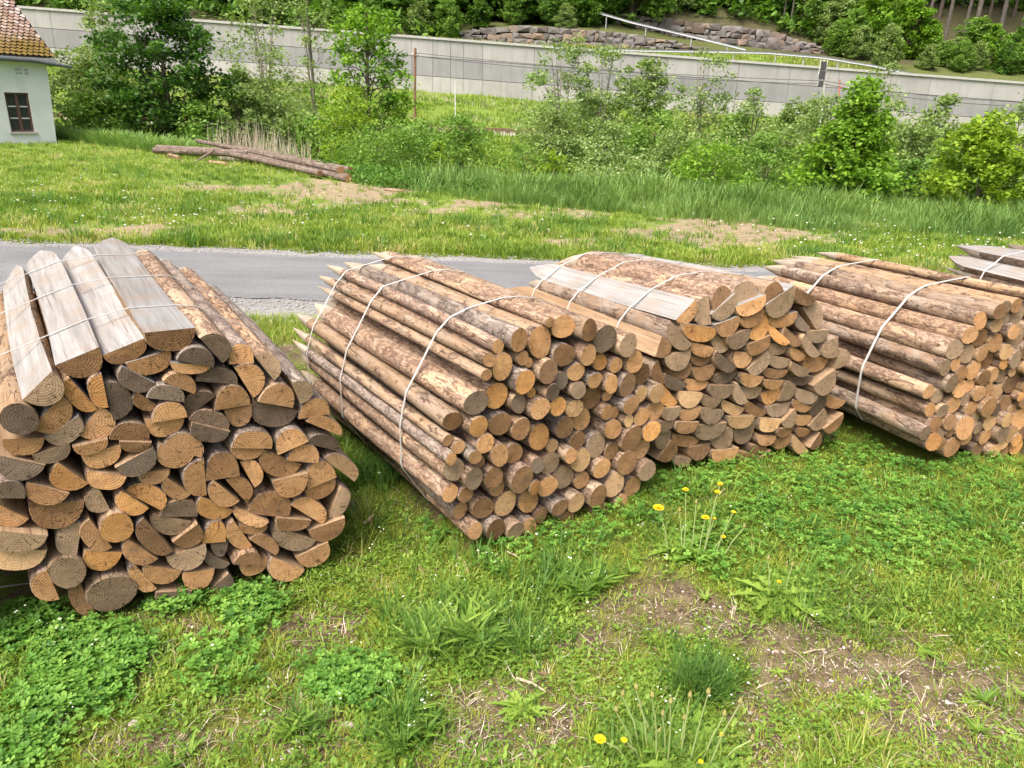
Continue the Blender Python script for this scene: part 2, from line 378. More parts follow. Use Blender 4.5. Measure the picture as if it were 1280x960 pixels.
MEADOW_BARE = [(420, 241, 85, 14), (258, 233, 48, 5), (330, 264, 55, 7), (120, 287, 170, 6), (900, 290, 125, 22), (690, 268, 95, 8), (540, 264, 45, 5), (730, 302, 70, 5), (600, 256, 60, 6), (20, 290, 60, 6)]
FG_BARE = [(640, 905, 110, 50, 1), (820, 765, 95, 38, .9), (1070, 835, 130, 50, 1), (1215, 900, 100, 70, 1), (560, 935, 90, 40, 1), (950, 905, 60, 50, .9), (30, 790, 60, 22, .9), (215, 845, 45, 28, .7), (400, 770, 60, 35, .6), (250, 780, 60, 20, .5), (350, 925, 80, 30, .8), (170, 920, 70, 25, .6), (700, 840, 80, 30, .7), (520, 690, 60, 20, .6), (740, 665, 60, 12, .6)]
CLOVER = [(118, 835, 52, 62, 1), (8, 765, 38, 38, .9), (445, 850, 48, 34, 1), (575, 668, 45, 26, .9), (930, 600, 130, 55, 1.1), (1080, 590, 210, 60, 1.15), (1130, 650, 190, 60, .8), (308, 748, 42, 34, 1), (280, 832, 50, 30, .8), (700, 660, 90, 20, .7), (1090, 520, 60, 40, 1), (240, 740, 60, 16, .8), (1240, 600, 90, 40, .8), (970, 700, 110, 40, .4), (760, 655, 60, 30, .8), (640, 700, 60, 30, .5), (890, 690, 60, 50, .5)]
LONG = [(590, 770, 105, 72, 1.2), (715, 718, 62, 36, .9), (865, 848, 55, 38, 1.2), (1100, 745, 230, 70, .5), (505, 905, 60, 50, .8), (655, 790, 50, 40, .8), (840, 925, 95, 45, 1), (470, 560, 70, 70, 1.1), (440, 690, 90, 60, .6), (850, 650, 70, 50, .8), (1000, 660, 300, 70, .35), (960, 750, 60, 40, .7), (1180, 740, 120, 60, .5), (690, 800, 60, 40, .5), (20, 820, 40, 60, .5)]
def ell(px, py, L, soft=.35):
    v = np.zeros_like(px)
    for e in L:
        s = e[4] if len(e) > 4 else 1
        d = np.sqrt(((px-e[0])/e[2])**2 + ((py-e[1])/e[3])**2)
        v = np.maximum(v, s*(1-sst(1-soft, 1+soft, d)))
    return v
def pix(x, y):
    x = np.asarray(x, float); y = np.asarray(y, float)
    a, b, d = proj(np.stack([x, y, np.zeros_like(x)], -1)); a = np.where(d < .3, -9e3, a); return a, b
def cover(x, y):
    px, py = pix(x, y); n = fbm(x, y, .35, 21); nb = fbm(x, y, 1.6, 31); n2 = fbm(x, y, .10, 23); n3 = fbm(x, y, .5, 33)
    px = px+(fbm(x, y, .3, 71)-.5)*np.where(py > 520, 130, 60); py = py+(fbm(x, y, .3, 72)-.5)*np.where(py > 520, 80, 12)
    near = .45 + .9*(n-.5) + .9*(n2-.5) - .42*ell(px, py, FG_BARE, .5) + .4*ell(px, py, CLOVER) + .35*ell(px, py, LONG)
    wob = (nb-.5)*26
    far = .92 + .9*(nb-.5) + .9*(n3-.5) - .92*ell(px+wob*3, py+wob*.35, MEADOW_BARE, .8)
    t = sst(7, 8.6, y)
    c = near*(1-t) + far*t
    c = np.where(y > 25, 1.0, c)
    return np.clip(c, 0, 1)
def axis_pts(segs):
    out = []
    for a, b, s in segs: out += list(np.arange(a, b, s))
    out.append(segs[-1][1]); return np.array(out)
def ground():
    xs = axis_pts([(-300, -60, 12), (-60, -16, 1.6), (-16, -5, .35), (-5, 7, .05), (7, 16, .35), (16, 60, 1.6), (60, 300, 12)])
    ys = axis_pts([(-40, -4, 4), (-4, .6, .4), (.6, 5.8, .045), (5.8, 14, .15), (14, 34, .4), (34, 74, 1.3), (74, 75, .25), (75, 92, .4), (92, 200, 6), (200, 420, 40)])
    X, Y = np.meshgrid(xs, ys); Z = gz(X, Y)
    n, m = X.shape
    V = np.stack([X.ravel(), Y.ravel(), Z.ravel()], -1)
    i = (np.arange(n-1)[:, None]*m + np.arange(m-1)[None, :]).ravel()
    Fc = np.stack([i, i+1, i+m+1, i+m], -1)
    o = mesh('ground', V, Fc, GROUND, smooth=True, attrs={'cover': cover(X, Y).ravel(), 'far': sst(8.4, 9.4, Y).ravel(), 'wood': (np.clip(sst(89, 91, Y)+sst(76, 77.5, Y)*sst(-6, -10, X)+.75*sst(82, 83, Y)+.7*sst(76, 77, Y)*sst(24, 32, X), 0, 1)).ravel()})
    tag(o, kind='structure')
ground()
def strip(name, y0, y1, z, mat, jag=0.0):
    xs = np.concatenate([np.arange(-60, -8, 2), np.arange(-8, 8, .08), np.arange(8, 60.1, 2)])
    j0 = (vnoise(xs, xs*0, .23, 4)-.5)*jag + (vnoise(xs, xs*0, 1.3, 5)-.5)*jag; j1 = (vnoise(xs, xs*0+9, .2, 6)-.5)*jag + (vnoise(xs, xs*0, 1.1, 7)-.5)*jag
    V = []; Fc = []
    for i, x in enumerate(xs):
        V += [(x, y0+j0[i], z), (x, y1+j1[i], z)]
        if i: Fc.append((2*i-2, 2*i, 2*i+1, 2*i-1))
    return tag(mesh(name, V, Fc, mat), kind='structure')
strip('gravel_shoulder', SH0, SH1, -.006, GRAV, .22)
strip('road', ROAD0, ROAD1, .002, ASPH, .10)

# ------------------------------------------------------------------ post bundles
def sect_round(r, rnd):
    n = 14; ph = rnd.random()*6; k = rnd.uniform(.02, .07); k3 = rnd.uniform(.01, .04); p3 = rnd.random()*6
    asp = rnd.uniform(.93, 1.06)
    pts = []
    for i in range(n):
        a = 2*math.pi*i/n; rr = r*(1 + k*math.cos(2*a+ph) + k3*math.cos(3*a+p3))
        pts.append((rr*math.cos(a)*asp, rr*math.sin(a)/asp))
    return pts
def sect_half(A, B, N, d, rnd):
    # A,B chord ends, N unit vector towards the bark, d depth of the arc.  first point..last point run along the arc
    M_ = (A+B)/2; e = (B-A)/2; n = 11; pts = []
    p = rnd.uniform(.78, .95); kk = rnd.uniform(-.07, .07); ph = rnd.random()*6
    for i in range(n):
        t = math.pi*i/(n-1)
        c, s = math.cos(t), math.sin(t)
        cx = math.copysign(abs(c)**p, c); sy = abs(s)**p
        q = M_ + e*cx + N*d*sy*(1+kk*math.sin(2*t+ph))
        pts.append(q)
    return pts, M_
BARKN = [0]
def post_mesh(name, sec, half, L, mats, rnd, parent, tipL=.27):
    """sec: cross-section about the pith, in metres (x right, z up). y runs backwards, the far end is hewn to a point."""
    n = len(sec); sec = [np.array(p) for p in sec]
    ys = [0, .005, .22*L, .45*L, .7*L, L-tipL, L-tipL*.62, L-tipL*.25, L]
    sc = [.975, 1.0, 1, 1, 1, 1.0, .78, .38, .06]
    bx = rnd.uniform(-.014, .014); bz = rnd.uniform(-.010, .010)
    cen = np.mean(sec, axis=0)
    if half: cen = (sec[0]+sec[-1])/2*.85 + cen*.15 + (sec[-1]-sec[0])*rnd.uniform(-.22, .22)
    else: cen = cen + np.array([rnd.uniform(-.3, .3), rnd.uniform(-.3, .3)])*abs(sec[0][0])
    V = []; Fc = []; MI = []; SM = []
    rings = []
    for k, (y, s) in enumerate(zip(ys, sc)):
        wob = math.sin(math.pi*y/L); w_ = [1 + (rnd.random()-.5)*(.09 if 1 < k < 6 else 0) for _ in sec]
        tp = 1 - (.015 if half else .08)*y/L
        rings.append([(cen + (p-cen)*s*(tp if k > 0 else 1)*w_[i]) + np.array([bx, bz])*wob for i, p in enumerate(sec)])
    def add_side(idx, mat_body, mat_tip, sm):
        base = len(V); m = len(idx)
        for k, y in enumerate(ys):
            for i in idx: V.append((rings[k][i][0], y, rings[k][i][1]))
        for k in range(len(ys)-1):
            for i in range(m-1):
                a = base+k*m+i
                Fc.append((a, a+m, a+m+1, a+1)); MI.append(mat_tip if k >= 5 else mat_body); SM.append(sm and k < 5)
    if half:
        add_side(list(range(n)), 1, 3, True); add_side([n-1, 0], 2, 2, False)
    else:
        add_side(list(range(n))+[0], 1, 3, True)
    # front end face, slightly uneven
    b = len(V); cc = np.mean(rings[0], axis=0)
    V.append((cc[0], rnd.uniform(-.002, .002), cc[1])); tilt = (rnd.uniform(-.09, .09), rnd.uniform(-.09, .09))
    for p in rings[0]:
        V.append((p[0], 0, p[1]))
    for i in range(n):
        j = (i+1) % n
        Fc.append((b, b+1+i, b+1+j)); MI.append(0); SM.append(False)
    V = [(x, y + (x*tilt[0]+z*tilt[1] if y < .01 else 0), z) for x, y, z in V]
    o = mesh(name, V, Fc, mats, MI, parent, SM)
    return o, rings, ys

def hull(P):
    P = sorted(set((round(a, 5), round(b, 5)) for a, b in P))
    def half_(Q):
        h = []
        for p in Q:
            while len(h) >= 2 and (h[-1][0]-h[-2][0])*(p[1]-h[-2][1])-(h[-1][1]-h[-2][1])*(p[0]-h[-2][0]) <= 0: h.pop()
            h.append(p)
        return h[:-1]
    return half_(P)+half_(P[::-1])

def relax(polys, fixed_pull=.13, iters=60, floor=-.03):
    """push overlapping sections apart (separating axis test), pulled back to the surveyed places"""
    C0 = [p.mean(0) for p in polys]; Cs = [c.copy() for c in C0]; Q = [p-c for p, c in zip(polys, C0)]
    R = [np.linalg.norm(q, axis=1).max() for q in Q]
    nrm = []
    for q in Q:
        e = np.roll(q, -1, 0)-q; nn = np.stack([e[:, 1], -e[:, 0]], -1); nn /= (np.linalg.norm(nn, axis=1, keepdims=True)+1e-9); nrm.append(nn)
    n = len(Q)
    for it in range(iters):
        mv = [np.zeros(2) for _ in range(n)]
        CC = np.array(Cs)
        for i in range(n):
            dd = np.linalg.norm(CC[i+1:]-CC[i], axis=1)
            for j in np.nonzero(dd < np.array(R[i+1:])+R[i])[0]:
                j = int(j)+i+1
                ax = np.concatenate([nrm[i], nrm[j]])
                a = Q[i]@ax.T + Cs[i]@ax.T; b = Q[j]@ax.T + Cs[j]@ax.T
                ov = np.minimum(a.max(0)-b.min(0), b.max(0)-a.min(0)) - .001
                k = int(np.argmin(ov))
                if ov[k] <= 0: continue
                v = ax[k]*ov[k]
                if (Cs[j]-Cs[i])@ax[k] < 0: v = -v
                mv[i] -= v*.36; mv[j] += v*.36
        for i in range(n):
            Cs[i] = Cs[i]+mv[i]+(C0[i]-Cs[i])*fixed_pull
            lo = (Q[i][:, 1]+Cs[i][1]).min()
            if lo < floor: Cs[i][1] += floor-lo
    return [Cs[i]-C0[i] for i in range(n)]

FOOT = []
def bundle(label, contact, az, L, sv, su, data, tf, straps, strap_w, jitter, barkset, seed, extra=None, top_sawn=None, grp='strapped bundles of pointed posts', floor=-.035, greyed=.03):
    rnd = random.Random(seed)
    az = rad(az); P0 = gr(*contact); P0[2] = 0
    root = empty('post_bundle', P0, -az)
    tag(root, label, 'post bundle', grp)
    ox, oy, k = tf
    secs = []
    for it in data:
        if it[0] == 'R':
            _, x, y, r, e = it
            u0, v0 = plane_uv(ox+x/k, oy+y/k, P0, az)
            u1, v1 = plane_uv(ox+x/k, oy+(y-r)/k, P0, az); u2, v2 = plane_uv(ox+(x+r)/k, oy+y/k, P0, az)
            rr = (v1-v0)*.62 + .38*(u2-u0)
            s = sect_round(rr, rnd); secs.append([np.array(s)+np.array([u0, v0]), np.array([u0, v0]), False, e, rr])
        else:
            x1, y1, x2, y2, d, e = it
            A = np.array(plane_uv(ox+x1/k, oy+y1/k, P0, az)); B = np.array(plane_uv(ox+x2/k, oy+y2/k, P0, az))
            dx, dy = x2-x1, y2-y1; q = math.hypot(dx, dy); nx, ny = -dy/q, dx/q
            mx, my = (x1+x2)/2+nx*d, (y1+y2)/2+ny*d
            C = np.array(plane_uv(ox+mx/k, oy+my/k, P0, az)); e_ = (B-A)/np.linalg.norm(B-A)
            N = np.array([-e_[1], e_[0]]); w_ = (C-(A+B)/2)@N
            if w_ < 0: N = -N; w_ = -w_
            pts, M_ = sect_half(A, B, N, w_, rnd); pts = np.array(pts)
            secs.append([pts, M_, True, e, w_])
    if extra:
        for (u, v, r, half, ang, e) in extra(rnd, P0, az):
            if not half:
                s = sect_round(r, rnd); secs.append([np.array(s)+np.array([u, v]), np.array([u, v]), False, e, r])
            else:
                c = np.array([u, v]); ev = np.array([math.cos(ang), math.sin(ang)])*r; N = np.array([-math.sin(ang), math.cos(ang)])
                pts, M_ = sect_half(c-ev, c+ev, N, r*rnd.uniform(.7, 1.0), rnd); secs.append([np.array(pts), M_, True, e, r])
    for s in secs: s[0] = s[1]+(s[0]-s[1])*(1.14 if (top_sawn and s[1][1] > top_sawn and s[0][:, 1].mean() < s[1][1]-.01) else .965)
    mv = relax([s[0] for s in secs], floor=floor)
    cu = np.mean([s[1][0] for s in secs])
    hp = {s: [] for s in straps}
    umin, umax = 9, -9
    for s, m in zip(secs, mv):
        pts = s[0]+m; pith = s[1]+m
        half = s[2]; dep = rnd.uniform(-jitter, jitter)
        if rnd.random() < .12: dep -= jitter*.8
        loc = [(p[0]-pith[0], p[1]-pith[1]) for p in pts]
        if not half: loc = loc
        e = s[3]
        if e in 'to' and rnd.random() < greyed: e = rnd.choice('gbbd')
        bark = rnd.choice(barkset)
        sawn = SAWN if (top_sawn and pith[1] > top_sawn) else SAWN_W
        Li = L + rnd.uniform(-.05, .06)
        mats = [ENDS[e], bark, sawn, CUT]
        o, rings, ys = post_mesh('post', loc, half, Li, mats, rnd, root, rnd.uniform(.2, .3))
        bu = (pith[0]-cu)*su+cu + rnd.uniform(-.012, .012); bv = pith[1]*sv + rnd.uniform(-.012, .012)
        ru = (bu-pith[0])/L; rv = (bv-pith[1])/L
        o.location = (pith[0]+ru*dep, dep, pith[1]+rv*dep)
        # shear into place: a small turn about x and z
        o.rotation_euler = (math.atan(rv), 0, -math.atan(ru))
        for st in straps:
            yy = st-dep
            kk = max(i for i in range(len(ys)) if ys[i] <= yy); f_ = (yy-ys[kk])/(ys[kk+1]-ys[kk])
            for a, b in zip(rings[kk], rings[kk+1]):
                c = a*(1-f_)+b*f_
                hp[st].append((c[0]+pith[0]+ru*st, c[1]+pith[1]+rv*st))
        umin = min(umin, pith[0]); umax = max(umax, pith[0])
    for st in straps:
        H = hull(hp[st]); c = np.mean(H, axis=0)
        # round the corners a little: resample + smooth, then push out
        P = []
        for i in range(len(H)):
            a = np.array(H[i]); b = np.array(H[(i+1) % len(H)]); m_ = max(1, int(np.linalg.norm(b-a)/.03))
            for j in range(m_): P.append(a+(b-a)*j/m_)
        P = np.array(P)
        for i in range(len(P)):
            pass
        t = np.roll(P, -1, 0)-np.roll(P, 1, 0); nn = np.stack([t[:, 1], -t[:, 0]], -1); nn /= np.linalg.norm(nn, axis=1, keepdims=True)
        if ((P-c)*nn).sum() < 0: nn = -nn
        out = P+nn*.0035; inn = P+nn*.0015
        V = []; Fc = []; m_ = len(P); tw = rnd.uniform(-.03, .03)
        for i in range(m_):
            y = st + (out[i][0]-c[0])*tw + math.sin(i*.31)*.002
            out2 = out[i]
            V += [(inn[i][0], y-strap_w/2, inn[i][1]), (out2[0], y-strap_w/2, out2[1]), (out2[0], y+strap_w/2, out2[1]), (inn[i][0], y+strap_w/2, inn[i][1])]
        for i in range(m_):
            j = (i+1) % m_
            for q in range(4):
                Fc.append((4*i+q, 4*i+(q+1) % 4, 4*j+(q+1) % 4, 4*j+q))
        mesh('strap', V, Fc, STRAP, None, root)
    FOOT.append((P0, az, umin, umax, L, su, cu))
    return root
# half-round posts: (x1,y1,x2,y2,depth,tone) surveyed chord ends; the bark side lies to the right of the chord on the photo
def dn(L): return [(a, b-445, c, d-445, e, f) for a, b, c, d, e, f in L]
B1_UP = [(100,600,190,510,78,'g'),(212,505,345,445,75,'b'),(366,465,497,410,52,'b'),(512,385,672,372,68,'b'),(452,490,592,450,58,'t'),(737,487,603,462,60,'d'),(775,485,688,390,68,'d'),(887,487,796,492,76,'t'),(585,480,710,490,32,'t'),(882,607,813,496,78,'t'),(957,548,888,462,62,'t'),(1022,640,893,615,80,'t'),(1045,628,1012,545,58,'g'),(1152,670,1038,688,74,'t'),(1185,727,1063,680,42,'t'),(1183,800,1066,768,46,'d'),(1243,907,1128,818,54,'l'),
('R',90,685,63,'d'),(108,708,207,608,80,'t'),(232,540,324,642,48,'o'),(345,516,370,638,62,'o'),(395,696,355,556,90,'d'),(438,495,540,547,58,'d'),(680,595,563,545,54,'t'),(642,613,506,600,55,'d'),(830,557,678,548,58,'d'),(750,598,652,672,58,'d'),(877,630,745,650,80,'t'),(476,588,542,632,42,'b'),(650,668,520,688,68,'t'),(500,692,647,672,70,'t'),(802,718,660,682,54,'d'),(660,690,797,722,58,'d'),(778,655,877,632,72,'b'),(880,616,1040,655,84,'d'),(160,738,267,666,60,'g'),(283,727,357,638,78,'t'),(6,748,160,745,62,'t'),(108,808,247,768,52,'g'),(246,762,374,735,44,'t'),(523,752,376,750,66,'t'),(410,756,525,756,40,'b'),(281,800,428,768,68,'t'),(400,852,537,776,70,'d'),(704,808,563,765,68,'t'),(550,760,680,802,72,'t'),(947,778,798,775,68,'t'),(801,780,927,781,48,'t'),(1072,748,963,803,72,'t'),(1105,838,993,830,68,'t'),(840,868,718,890,95,'b'),(706,810,720,950,84,'t'),(887,918,836,828,58,'t'),(912,792,1056,850,80,'b'),(938,903,1064,868,68,'t')]
B1_LO = [(1172,435,1063,480,84,'t'),(1050,490,1167,450,54,'t'),(-12,358,160,393,74,'d'),(198,378,310,458,80,'o'),(298,418,442,435,62,'t'),(470,432,592,415,50,'t'),(92,500,-30,498,68,'d'),(90,450,242,490,66,'b'),(103,538,305,528,94,'b'),(343,466,389,552,74,'g'),(423,478,522,545,64,'o'),(570,553,433,488,68,'o'),(578,444,665,502,54,'t'),(-42,520,105,590,62,'t'),(-52,605,170,626,76,'g'),(-52,695,170,688,74,'l'),(285,607,265,732,88,'g'),(308,580,392,687,68,'t'),('R',402,606,60,'o'),(288,690,430,700,72,'o'),('R',232,745,62,'g'),(175,742,222,852,84,'t'),('R',400,828,76,'g'),(288,788,357,912,64,'b'),(453,740,537,832,54,'t'),(486,745,624,770,66,'t'),(438,645,550,715,64,'b'),(500,570,609,690,68,'b'),(533,560,674,590,64,'g'),(702,580,563,580,64,'d'),(595,660,684,588,62,'b'),(578,715,722,663,72,'g'),(635,766,752,753,66,'t'),(710,700,799,745,42,'d'),(736,668,799,655,56,'d'),(795,655,708,663,78,'o'),(692,510,817,566,64,'o'),(738,442,832,516,64,'t'),(858,526,783,443,58,'t'),(813,530,932,580,46,'t'),(830,597,932,602,34,'t'),(1015,577,860,560,88,'b'),(808,587,880,687,58,'t'),(972,690,878,633,46,'b'),(907,725,805,728,44,'t'),(842,740,942,715,54,'t'),(933,706,1050,750,68,'t'),(955,578,1082,590,48,'b'),(1127,598,1010,528,64,'t'),(1148,587,1187,468,48,'g'),(1068,620,1197,568,64,'b'),(946,605,1099,660,68,'g'),(1028,720,1142,655,62,'t'),(540,832,670,826,62,'d'),(715,850,797,770,50,'d')]
def fill1(rnd, P0, az):
    out = []
    for v in np.arange(.1, .85, .105):                      # the part of the stack beyond the left edge of the picture
        for u in np.arange(-.72, -.38, .12):
            if (u+.05)**2/.66**2+(v-.45)**2/.5**2 < 1: out.append((u+rnd.uniform(-.02, .02), v, .058, True, rnd.uniform(-.5, .5)+(math.pi if rnd.random() < .3 else 0), rnd.choice('ttbgo')))
    return out
b1 = bundle('largest bundle of thick half-round split posts topped with pale flat planks, nearest at left', (170, 765), -34, 1.62, 1.04, 1.08,
    B1_UP + [((t[0], t[1], t[2]+445, t[3], t[4]) if t[0] == 'R' else (t[0], t[1]+445, t[2], t[3]+445, t[4], t[5])) for t in B1_LO],
    (0, 280, 2.7826), [.30, .78, 1.22], .006, .013, [B_SILV, B_PEEL, B_SILV, B_PINK, B_WARM], 5, extra=fill1, top_sawn=.70, floor=-.10)

B2 = [(458,173,29,'t'),(408,218,28,'t'),(472,248,52,'t'),(398,277,25,'t'),(530,140,45,'t'),(662,75,20,'b'),(637,158,58,'t'),(728,95,50,'t'),(805,98,40,'b'),(880,138,55,'d'),(962,160,42,'g'),(720,205,47,'b'),(805,205,38,'t'),(867,233,33,'o'),(928,245,30,'t'),(993,233,40,'t'),(648,265,45,'b'),(552,215,28,'t'),(585,238,20,'t'),(550,305,46,'o'),(770,268,37,'t'),(715,307,33,'d'),(838,303,32,'t'),(897,318,33,'t'),(970,322,42,'b'),(1040,288,40,'t'),(660,350,32,'d'),(778,345,35,'g'),(590,355,20,'o'),(462,375,52,'o'),(540,398,37,'d'),(612,410,42,'t'),(685,402,38,'o'),(765,425,36,'l'),(845,387,45,'b'),(910,375,22,'t'),(968,400,36,'t'),(1025,360,30,'l'),(1082,353,34,'l'),(885,430,28,'t'),(932,443,23,'t'),(970,462,24,'l'),(1022,448,33,'t'),(1085,432,36,'t'),(365,393,52,'d'),(288,478,42,'b'),(372,487,43,'o'),(467,483,48,'b'),(547,500,42,'b'),(625,535,50,'o'),(732,493,42,'b'),(810,468,42,'t'),(903,495,38,'t'),(977,540,48,'b'),(1062,503,38,'o'),(258,548,24,'t'),(298,572,28,'t'),(345,598,28,'t'),(397,553,38,'t'),(248,603,25,'t'),(785,548,34,'b'),(683,580,27,'l'),(730,600,28,'t'),(785,625,42,'l'),(862,560,45,'g'),(915,592,32,'b'),(1040,585,42,'t'),(450,597,42,'t'),(523,602,42,'b'),(675,645,45,'g'),(865,648,38,'t'),(955,635,45,'b'),(1035,665,36,'g'),(280,662,47,'g'),(347,690,42,'t'),(430,690,42,'b'),(540,690,52,'b'),(268,760,35,'t'),(330,752,32,'b'),(465,745,35,'t'),(590,725,27,'o'),(650,723,40,'t'),(733,700,45,'g'),(800,710,33,'t'),(917,712,45,'l'),(847,758,42,'b'),(1000,725,38,'t'),(318,838,34,'t'),(400,820,45,'b'),(497,808,50,'l'),(597,795,45,'t'),(690,812,35,'b'),(760,795,37,'l'),(945,783,28,'t'),(352,897,33,'t'),(440,895,43,'b'),(515,900,35,'g'),(583,893,35,'t'),(645,850,30,'b'),(860,822,30,'b'),(735,850,28,'b'),(600,640,30,'d'),(380,640,24,'b')]
b2 = bundle('bundle of round peeled posts with flaky bark, just right of the big split-post stack', (650, 672), -34, 1.68, .97, 1.05,
    [('R', *q) for q in B2], (480, 380, 3.2), [.34, .95, 1.36], .010, .028, [B_PINK, B_PEEL, B_PEEL, B_SILV, B_PEEL], 8)

B3 = [(573,313,640,245,40,'t'),(713,205,713,320,60,'g'),(792,212,713,276,54,'b'),(710,287,792,216,44,'g'),(882,216,783,260,68,'g'),(778,264,882,222,46,'t'),(964,203,891,252,54,'b'),(903,257,1007,190,66,'g'),(1003,203,1082,240,44,'b'),(1102,337,1056,248,62,'g'),(556,308,619,384,52,'g'),(603,311,722,330,56,'o'),(718,320,805,290,49,'t'),(803,300,890,264,42,'t'),(843,362,897,276,50,'o'),(923,290,1017,274,44,'t'),(918,308,987,380,40,'o'),(1028,270,1074,337,40,'o'),(723,343,769,417,44,'g'),(746,365,847,333,60,'g'),(818,402,914,361,49,'b'),(973,330,1037,392,40,'b'),(1056,344,1144,337,49,'g'),(478,447,512,368,54,'b'),(620,377,714,405,49,'t'),(513,435,624,407,66,'g'),(1038,360,1094,437,40,'g'),(1003,395,1065,436,45,'t'),(916,389,1002,391,49,'g'),(1174,368,1166,447,58,'g'),(710,416,787,482,49,'d'),(783,413,864,424,64,'t'),(833,497,917,418,44,'g'),(620,443,702,444,42,'b'),(630,487,720,474,54,'t'),(546,500,635,469,49,'b'),(913,438,995,454,46,'g'),(993,456,1065,491,46,'t'),(1060,440,1152,444,70,'t'),(1160,492,1176,412,50,'g'),(498,453,522,542,42,'b'),(520,503,602,541,49,'d'),(601,527,694,537,46,'t'),(708,515,807,481,49,'d'),(805,497,895,514,52,'t'),(896,489,989,494,40,'b'),(998,518,1094,524,40,'t'),(1070,552,1157,486,58,'g'),(688,547,789,549,56,'g'),(571,569,665,579,62,'l'),(518,544,574,622,54,'o'),(798,539,832,612,44,'t'),(818,561,907,564,50,'g'),(888,531,970,535,38,'t'),(893,590,969,557,50,'o'),(958,612,987,527,49,'g'),(1018,564,1102,590,52,'g'),(1078,642,1150,578,44,'d'),(1125,599,1207,622,46,'t'),(653,579,727,605,44,'g'),(568,645,655,629,49,'t'),(503,635,577,627,49,'g'),(643,635,744,649,59,'g'),(743,609,832,645,44,'l'),(833,611,914,660,44,'b'),(910,635,1012,621,49,'g'),(1003,609,1070,641,40,'t'),(956,702,1014,646,40,'g'),(1020,667,1089,668,44,'t'),(1066,712,1132,640,40,'g'),(1110,711,1199,654,34,'b'),(548,687,644,690,49,'b'),(480,690,555,679,46,'g'),(755,679,852,674,49,'l'),(878,677,959,680,59,'l'),(623,710,744,694,59,'g'),(698,762,782,703,54,'g'),(793,715,880,699,74,'g'),(941,710,1017,699,40,'t'),(555,739,662,755,49,'t'),(483,740,550,727,64,'g'),(498,837,552,755,54,'b'),(875,739,957,745,42,'t'),(940,769,1010,737,42,'b'),(1028,714,1087,725,40,'b'),(615,787,694,770,54,'b'),(691,791,802,779,54,'t'),(1008,739,1060,801,40,'l'),(846,781,914,790,36,'b'),(790,797,867,815,49,'b'),(853,852,927,799,40,'b'),(555,820,625,830,40,'g'),(1065,790,1110,730,30,'b')]
b3 = bundle('bundle of half-round split posts with one wide pale plank, between two round-post bundles', (895, 582), -27, 1.5, .87, .98,
    B3, (660, 300, 3.0476), [.32, .80, 1.18], .009, .018, [B_PINK, B_PEEL, B_PINK, B_WARM], 12, top_sawn=.72, floor=-.09, greyed=.22)

B4 = [(968,312,30,'b'),(1005,305,27,'g'),(1055,300,26,'t'),(912,358,32,'t'),(968,370,26,'l'),(1018,357,30,'g'),(1070,340,36,'g'),(875,410,34,'t'),(920,425,33,'b'),(975,448,36,'t'),(1040,388,27,'t'),(1070,430,40,'g'),(820,468,38,'g'),(868,490,34,'g'),(918,495,28,'t'),(953,520,31,'b'),(1010,480,29,'l'),(1045,505,31,'g'),(1082,475,32,'b'),(780,543,30,'g'),(817,535,23,'t'),(888,550,33,'t'),(838,565,29,'b'),(920,583,28,'b'),(970,577,27,'t'),(1015,568,28,'g'),(1007,525,19,'o'),(1050,568,20,'l'),(1078,540,26,'t'),(793,605,32,'g'),(833,632,32,'t'),(880,617,25,'t'),(940,635,24,'b'),(985,650,34,'l'),(1050,610,40,'b'),(715,643,25,'t'),(755,660,27,'g'),(862,672,26,'g'),(905,645,29,'t'),(815,697,32,'t'),(875,713,28,'t'),(940,697,37,'t'),(983,705,23,'d'),(1025,695,29,'b'),(1075,670,34,'b'),(722,715,24,'t'),(762,725,26,'g'),(905,740,27,'g'),(1010,745,26,'l'),(965,770,28,'l'),(840,775,41,'t'),(1065,750,41,'t'),(790,760,29,'b'),(690,793,27,'g'),(725,765,28,'b'),(720,828,33,'o'),(765,805,20,'g'),(788,803,16,'b'),(800,850,36,'t'),(867,828,28,'t'),(905,778,22,'g'),(995,797,29,'g'),(1035,805,29,'l'),(1072,802,26,'b'),(950,825,28,'t'),(985,850,26,'l'),(1060,850,31,'o'),(760,845,24,'b'),(925,862,24,'b'),(1020,868,24,'t')]
def fill4(rnd, P0, az):
    out = []; r0 = plane_uv(1282, 430, P0, az)[0]
    for i, v in enumerate(np.arange(.05, .84, .078)):
        for u in np.arange(r0+.045, r0+.62, .082):
            uu = u + (.04 if i % 2 else 0)
            if (uu-.22)**2/.60**2 + (v-.42)**2/.46**2 < 1: out.append((uu+rnd.uniform(-.01, .01), v+rnd.uniform(-.01, .01), rnd.uniform(.028, .042), False, 0, rnd.choice('ttbglo')))
    return out
b4 = bundle('bundle of round posts with warm tan bark, cut off by the right photo edge', (1180, 574), -22, 1.60, .92, .96,
    [('R', *q) for q in B4], (940, 290, 3.2), [.42, 1.05], .013, .022, [B_WARM, B_WARM, B_PEEL, B_PINK], 15, extra=fill4, floor=-.06)

